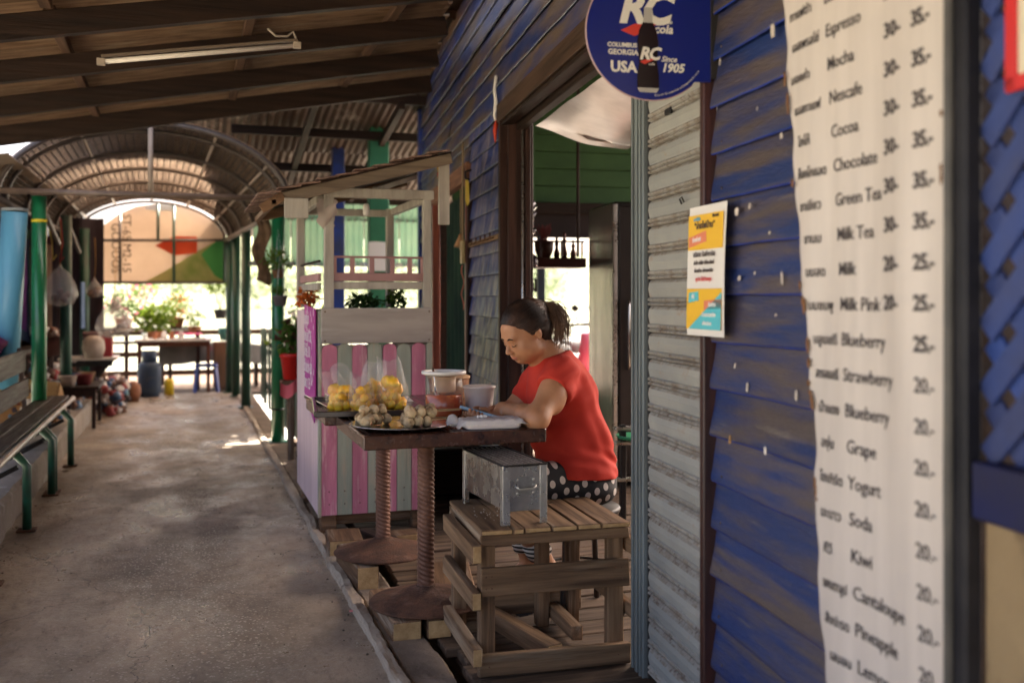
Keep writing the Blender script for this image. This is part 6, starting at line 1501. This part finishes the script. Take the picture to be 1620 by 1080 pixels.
def MF(t,z,x=-.0445,tilt=0): return frame((x,t,z),(0,-1,tilt),(0,tilt,1))
def mletter(txt,size,t,z,maxw=None,**k):
    M=MF(t,z); o=letter(txt,size,menu,inkm,M,**k); me=o.data; o.matrix_local=Matrix()
    w_=max((v.co.x for v in me.vertices),default=0); sx_=min(1,maxw/w_) if maxw and w_>0 else 1
    for v in me.vertices:
        v.co.x*=sx_; p=M@v.co; a=L_t(p.z); u=(p.y-a)/(-1.738-a); f=mf(min(max(u,0),1),(p.z-.42)/1.78); v.co=(f[0]-.0016+(p.x+.0445)*.5,p.y,p.z)
rows=[('กาแฟดำ','Black','25','30'),('เอสเพรสโซ่','Espresso','30','35'),('มอคค่า','Mocha','30','35'),('เนสกาแฟ','Nescafe','30','35'),('โกโก้','Cocoa','30','35'),('ช็อกโกแลต','Chocolate','30','35'),('ชาเขียว','Green Tea','30','35'),('ชานม','Milk Tea','20','25'),('นมสด','Milk','20','25'),('นมชมพู','Milk Pink','','25'),('บลูเบอร์รี่','Blueberry','','20'),('สตรอเบอร์รี่','Strawberry','','20'),('น้ำแดง','Blueberry','','20'),('องุ่น','Grape','','20'),('โยเกิร์ต','Yogurt','','20'),('มะนาว','Soda','','20'),('กีวี','Kiwi','','20'),('แคนตาลูป','Cantaloupe','','20'),('สับปะรด','Pineapple','','20'),('เลมอน','Lemon','','20'),('แตงโม','Watermelon Soda','','20')]
z=1.925
for i,(th,en,a,b) in enumerate(rows):
    zz=1.812-(i-1)*.0767; zl=1.868-(i-1)*.0745
    if zl<.47: break
    lt=L_t(zl+.02)-.022; f_=i/20
    mletter(th,.030,lt,zl,maxw=max(.03,min(.115,lt-(-1.328-.150*f_)-.018)),offs=.0004)
    mletter(en,.040,-1.328-.150*f_,zl,maxw=.185,offs=.0002,space=.95)
    if a: mletter(a+'-',.042,-1.548,zz,offs=.0010)
    mletter(b+'.-',.042,-1.635-.04*f_,zz,offs=.0012 if i<10 else .0002,space=.9)
for k in range(26):
    zz=random.uniform(.5,1.95); e=random.random()<.8; t=L_t(zz)-.004 if e else -1.738
    solo if False else part('edge_tear',MB().ball((-.060 if e else -.046,t,zz),(.002,random.uniform(.003,.007),random.uniform(.006,.02)),7,5,lump=.6),rs,menu,fix=False)
# red-edged sign at the far right
s_=wthing('red_edged_sign','white sign with red edge at the top right corner','sign',-1.872,1.643,.012)
part('sign_face',MB().box((0,-.30,.30),(.006,.60,.56),.002),mat('sign_cream',(.62,.58,.45),.5),s_)
for c,s in(((-.004,-.012,.30),(.010,.026,.60)),((-.004,-.30,.010),(.010,.60,.026)),((-.004,-.30,.59),(.010,.60,.026))): part('red_border',MB().box(c,s,.002),mat('sign_red',(.55,.02,.02),.4),s_)
# paper scraps on boards
pap=mat('scrap_paper',(.66,.60,.54),.8,(.42,.36,.32),scale=30,tint=.25)
sc_=[(1238,47,.013,.026),(1153,98,.005,.013),(1252,215,.010,.010),(1180,335,.017,.014),(1201,326,.009,.013),(1233,368,.006,.006),(1243,498,.006,.006),(1184,440,.011,.009),(1209,432,.005,.006),(1253,440,.006,.024),(1142,443,.006,.009),(1197,612,.010,.016),(1276,625,.009,.014),(1226,712,.008,.015),(1177,578,.004,.010),(1213,172,.003,.007)]
for k,(px,py,w,h) in enumerate(sc_):
    q=(px-810)/1575; t=(.46-q*3.5)/(.205+q*.979); d=3.5+.979*t; z_=EYE-(py-470)/1575*d
    w*=random.uniform(.6,.95); h*=random.uniform(.6,.95)
    pl_=[(-w,-h*.8),(w*.7,-h),(w,h*.5),(w*.1,h),(-w*.9,h*.7)]
    part('paper_scrap',MB().prism(pl_,.0012,frame((-.0255,t,z_),(0,-1,random.uniform(-.3,.3)),(.04,random.uniform(-.3,.3),1))),pap,shop)
part('tan_scrap',MB().prism([(-.005,-.012),(.006,-.010),(.004,.012),(-.004,.01)],.0015,frame((-.026,-.79,1.3-225*2.72/1575),(0,-1,0),(0,0,1))),mat('tan_scrap',(.42,.24,.10),.7),shop)
# notice poster over shutter edge
po=wthing('yellow_notice_poster','yellow and white laminated notice overlapping the shutter and the boards','poster',-.563,1.19,.060)
PW,PH_=.245,.372
po.rotation_euler=(0,R(1.5),WA+R(3))
def pq(pts,m_,name,o=0): return part(name,MB().prism([(x*PW,y*PH_) for x,y in pts],.0008,frame((-.003-o,0,0),(0,-1,0),(0,0,1))),m_,po)
part('laminate',MB().grid(lambda u,v:(-.004*math.sin(v*3.1)-.004*u*u,-PW*u,PH_*v),8,10),mat('laminate_white',(.80,.77,.74),.25,coat=.3),po,fix=False)
ye=mat('poster_yellow',(.80,.47,.03),.35); tq=mat('poster_turquoise',(.10,.50,.58),.35); sal=mat('poster_coral',(.72,.22,.12),.35); lw=mat('poster_panel_white',(.80,.78,.76),.35)
pq([(.05,.66),(.95,.66),(.95,.93),(.05,.93)],ye,'yellow_panel',.0052); pq([(.05,.05),(.95,.05),(.95,.36),(.05,.36)],ye,'yellow_panel',.0052)
pq([(.12,.05),(.95,.05),(.95,.33)],tq,'turquoise_panel',.0064); pq([(.10,.25),(.38,.27),(.36,.34),(.12,.33)],tq,'turquoise_arrow',.0064)
pq([(.08,.68),(.55,.72),(.53,.80),(.08,.76)],sal,'coral_label',.0064); pq([(.52,.20),(.95,.21),(.95,.28),(.52,.27)],sal,'coral_label',.0064)
dkp=mat('poster_print',(.08,.06,.06),.5); wp_=mat('poster_white_print',(.85,.83,.8),.4)
def pl(s,size,x,y,m_,al_='CENTER',tilt=0): letter(s,size,po,m_,frame((-.0115,-x*PW,y*PH_),(0,-1,tilt),(0,0,1)),align=al_,offs=.0003)
pl('“จ่ายไฟบ้าน”',.026,.5,.82,dkp); pl('ประกาศ',.013,.78,.895,dkp); pl('การไฟฟ้า',.012,.30,.885,mat('poster_blue_print',(.15,.4,.6),.5))
pl('จ่ายง่าย!',.018,.30,.722,wp_,tilt=.08); pl('บริการ รับชำระบิล',.020,.5,.605,dkp); pl('ค่าน้ำ ค่าไฟ ค่าโทรศัพท์',.0145,.5,.545,dkp); pl('ผ่อนชำระ บัตรเครดิต',.0145,.5,.485,dkp); pl('ทุกวัน ไม่มีวันหยุด',.0145,.5,.42,mat('poster_red_print',(.6,.1,.1),.5))
pl('ที่นี่',.016,.24,.285,wp_); pl('รับชำระ',.016,.74,.225,wp_); pl('ร้านสะดวกจ่าย',.015,.66,.15,wp_); pl('เปิดบริการ',.014,.62,.085,wp_); 
# round cola sign standing out from the wall
cs=thing('round_cola_sign','round dark blue hanging cola sign with bottle, sticking out from the wall','hanging sign',tuple(wp(-.66,2.043,.03)),WA+R(180))
# local: +x out of the wall (to the left in view), readable side faces -Y of the world => local +y after the turn
SR=.187
poly=[(0,-.135),(0,.25)]
cx_=.180
poly=[(-.0,-.137)]+[( -.0,.26),(.192,.26)]
arc=[(cx_+SR*math.cos(R(a)),SR*math.sin(R(a))) for a in range(90,334,6)]
arc=[p_ for p_ in arc]
sgn_poly=[(0,.22),(cx_,.198)]+[(cx_+SR*math.cos(R(a)),SR*math.sin(R(a))) for a in range(96,316,4)]
# circle (centre cx_,0) joined to a straight tab along the wall
circ=[(cx_+SR*math.cos(R(a)),SR*math.sin(R(a))) for a in range(0,224+1,4)]
full=[(.0,-.130),(.048,-.130)]+[(cx_+SR*math.cos(R(a)),SR*math.sin(R(a))) for a in range(228,450+1,4)]+[(.0,.187)]
# x here grows away from the wall; in view that is to the left
def SFm(x,z,dy=0,tiltv=0): return frame((x,.0055+dy,z),(-1,0,0),(0,0,1))
MS=frame((0,-.004,0),(1,0,0),(0,0,1))
ful=[(x,z) for x,z in full]
signblue=mat('cola_sign_blue',(.004,.012,.17),.35,coat=.3)
part('sign_plate',MB().prism([(cx_-(x-cx_) if False else x,z) for x,z in ful],.010,frame((0,.005,0),(1,0,0),(0,0,1))),signblue,cs)
part('plate_rim',MB().tube([(cx_+SR*math.cos(R(a)),0,SR*math.sin(R(a))) for a in range(228,451,6)],.0035,6),mat('rim_pale',(.45,.30,.30),.4),cs)
part('bracket',MB().box((-.02,0,.03),(.04,.012,.30),.002),black_metal,cs)
cw=mat('sign_white_print',(.78,.74,.66),.4); crd=mat('sign_red_print',(.62,.05,.03),.4)
def sl__(s,size,xl,z,m_=cw,**k): return letter(s,size,cs,m_,SFm(xl,z,.0012),**k)
def SP_(px,py): return (cx_+(1012.5-px)/562, (52-py)/562)      # sign units from the sign's own centre
x,z=SP_(959,36); sl__('RC',.122,x,z,bold=True,shear=.25,offs=.0050,space=.86)
x,z=SP_(1018,51); sl__('cola',.034,x,z,shear=.2,offs=.0010)
x,z=SP_(941,76); sl__('COLUMBUS',.0165,x,z,offs=.0006); x,z=SP_(942,88); sl__('GEORGIA',.0205,x,z,offs=.0006); x,z=SP_(946,115); sl__('USA',.042,x,z,offs=.0016)
x,z=SP_(1030,96); sl__('Since',.022,x,z,shear=.3,offs=.0005); x,z=SP_(1030,112); sl__('1905',.034,x,z,shear=.25,offs=.0012); x,z=SP_(1044,36); sl__('®',.012,x,z)
def sp_poly(pts,m_,n,dy): return part(n,MB().prism([SP_(*q) for q in pts],.0008,frame((0,.0050+dy,0),(1,0,0),(0,0,1))),m_,cs)
sp_poly([(963,50),(985,39),(1012,36),(1036,34),(1015,41),(1000,50),(986,58)],crd,'red_swoosh',.0009+.0008)
bt=[(1001,12),(1014,12),(1015,34),(1022,48),(1025,66),(1023,100),(1026,120),(1026,142),(1022,146),(994,146),(990,142),(990,120),(993,100),(990,66),(993,48),(1000,34)]
sp_poly(bt,mat('bottle_print_dark',(.012,.004,.005),.25),'bottle_print',.0030)
sp_poly([(1001,12),(1014,12),(1015,36),(1000,36)],mat('bottle_neck_print',(.45,.42,.38),.4),'bottle_neck_print',.0040)
sp_poly([(990,139),(1026,139),(1022,146),(994,146)],mat('bottle_neck_print',(.45,.42,.38),.4),'bottle_base_print',.0040)
x,z=SP_(993,94); letter('RC',.048,cs,cw,SFm(x,z,.0050),shear=.25,offs=.0018,space=.86); x,z=SP_(1008,103); letter('cola',.011,cs,cw,SFm(x,z,.0050),shear=.2)
sp_poly([(994,98),(1004,94),(1022,92),(1010,98),(1002,102)],crd,'red_swoosh',.0042)
for k,ch_ in enumerate('RoyalCrownColaCompanySince'):
    a=R(-86+k*2.15); x=cx_-math.sin(R(90)+a)*0; 
    ang=R(272-0)+0; th=R(278+ -0)-0
    aa=R(266-k*2.0); X_=cx_+ (SR-.010)*math.cos(aa); Z_=(SR-.010)*math.sin(aa)
    tx=Vector((math.sin(aa),0,-math.cos(aa)))
    up=Vector((-math.cos(aa),0,-math.sin(aa)))
    letter(ch_,.0085,cs,cw,frame((X_,.0062,Z_),tx,up))
# little things on the wall left of the doorway
g=wthing('flower_garland','yellow and red flower garland hanging from a nail near the upper boards','garland',4.95,2.40,.05)
for k in range(12): part('blossom',MB().ball((0,0,0),.018,8,6,lump=.3),[mat('marigold',(.75,.42,.03),.6),mat('garland_red',(.5,.04,.03),.6)][k%3==0],g,(random.gauss(0,.006),random.gauss(0,.012),-.024*k))
y_=wthing('yellow_cloth_bundle','small yellow cloth hanging from a dark hook on the boards','cloth',3.48,2.12,.05)
part('cloth',MB().grid(lambda u,v:(-.02*math.sin(u*3.14),-.05*(.35+.65*v)+.10*u*(.35+.65*v),-.17*v-.02*math.sin(u*9)*v),10,8),mat('yellow_cloth',(.62,.45,.08),.8),y_,fix=False)
part('hook',MB().tube([(.02,0,.06),(-.02,.02,.05),(-.02,.0,.0),(0,-.03,-.01)],.008,6),black_metal,y_)
rl=wthing('wooden_hook_rail','short wooden hook rail fixed across the worn boards','hook rail',2.98,1.66,.035)
part('rail',MB().box((0,0,0),(.02,1.05,.03),.003),wood('rail_pale',(.38,.24,.13),(.25,.15,.08),axis=1),rl)
for k in range(6): part('hook',MB().tube([(-.01,-.42+k*.165,.0),(-.035,-.42+k*.165,-.01),(-.035,-.42+k*.165,.025)],.005,5),rust,rl)
ol=wthing('power_outlet','small yellowed electrical box on the red door post','electrical box',3.665,1.62,.06)
part('box',MB().box((0,0,0),(.03,.05,.16),.005),mat('yellowed_plastic',(.55,.42,.20),.4),ol); part('switch',MB().box((-.018,0,.03),(.008,.02,.03),.002),mat('yellowed_plastic',(.55,.42,.20),.4),ol)
part('wire',MB().tube([(0,0,.08),(0,.01,.4),(0,-.01,.78)],.006,6),mat('wire_tan',(.42,.30,.18),.6),ol)
part('red_ribbon',MB().grid(lambda u,v:(-.01*math.sin(v*12),-.015+.03*u,-.09-.32*v),3,12),mat('ribbon_red',(.55,.06,.03),.6),ol,fix=False)
wr=wthing('ribbon_charm','white and red ribbon charm hanging at the lintel corner','charm',2.50,2.62,.04)
part('ribbon',MB().tube([(0,0,0),(-.01,.01,-.08),(-.004,-.012,-.16),(-.012,.006,-.24),(0,0,-.30)],[.012,.010,.013,.009,.006],6),mat('white_ribbon',(.72,.68,.66),.6),wr)
part('tassel',MB().tube([(0,0,-.27),(-.01,0,-.33),(-.008,0,-.40)],[.012,.014,.004],6),mat('ribbon_red',(.55,.06,.03),.6),wr)
bb=wthing('hanging_wooden_bell','small wooden bell hanging on a cord in the second doorway','bell',4.15,1.78,.0)
part('cord',MB().tube([(0,0,0),(0,0,.36)],.004,5),mat('wire_tan',(.42,.30,.18),.6),bb); part('bell',MB().lathe([(.01,0),(.02,-.03),(.05,-.09),(.05,-.10),(0,-.10)],12),mat('tan_wood',(.42,.24,.12),.6),bb)
ty_=MB()
part('tan_tie',MB().tube([(-.05,-.635,2.02),(-.055,-.63,1.96),(-.05,-.64,1.92)],[.008,.014,.007],6),mat('tan_tape',(.50,.33,.16),.7),shop)
# blue slippers of someone sitting inside the second door
for s,l in((0,'left'),(1,'right')):
    q=at(706+s*20,724-s*3,6.6)
    t=thing('blue_slipper','%s one of a pair of blue slippers on the sill inside the second door'%l,'slipper',q,R(15),'pair of blue slippers')
    part('sole',MB().prism([(-.035,0),(-.04,.1),(-.045,.2),(-.02,.25),(.02,.25),(.04,.2),(.035,.1),(.03,0)],.02),mat('slipper_blue',(.04,.10,.35),.5),t)
    part('strap',MB().tube([(-.043,.15,.015),(-.02,.16,.05),(.02,.16,.05),(.04,.15,.015)],.009,6),mat('slipper_blue',(.04,.10,.35),.5),t)
solo('low_stool_box',MB().box((0,0,.16),(.5,.4,.30),.01),dark_x,'dark low box inside the second door under the slippers','box',tuple(Vector((at(716,724,6.7).x,at(716,724,6.7).y,0))))
solo('pink_litter',MB().prism([(-.012,-.008),(.014,-.006),(.010,.010),(-.010,.008)],.004),mat('litter_pink',(.65,.25,.25),.6),'scrap of pink litter on the path beside the kerb','litter',(at(557,970,4.1).x,at(557,970,4.1).y,.008))
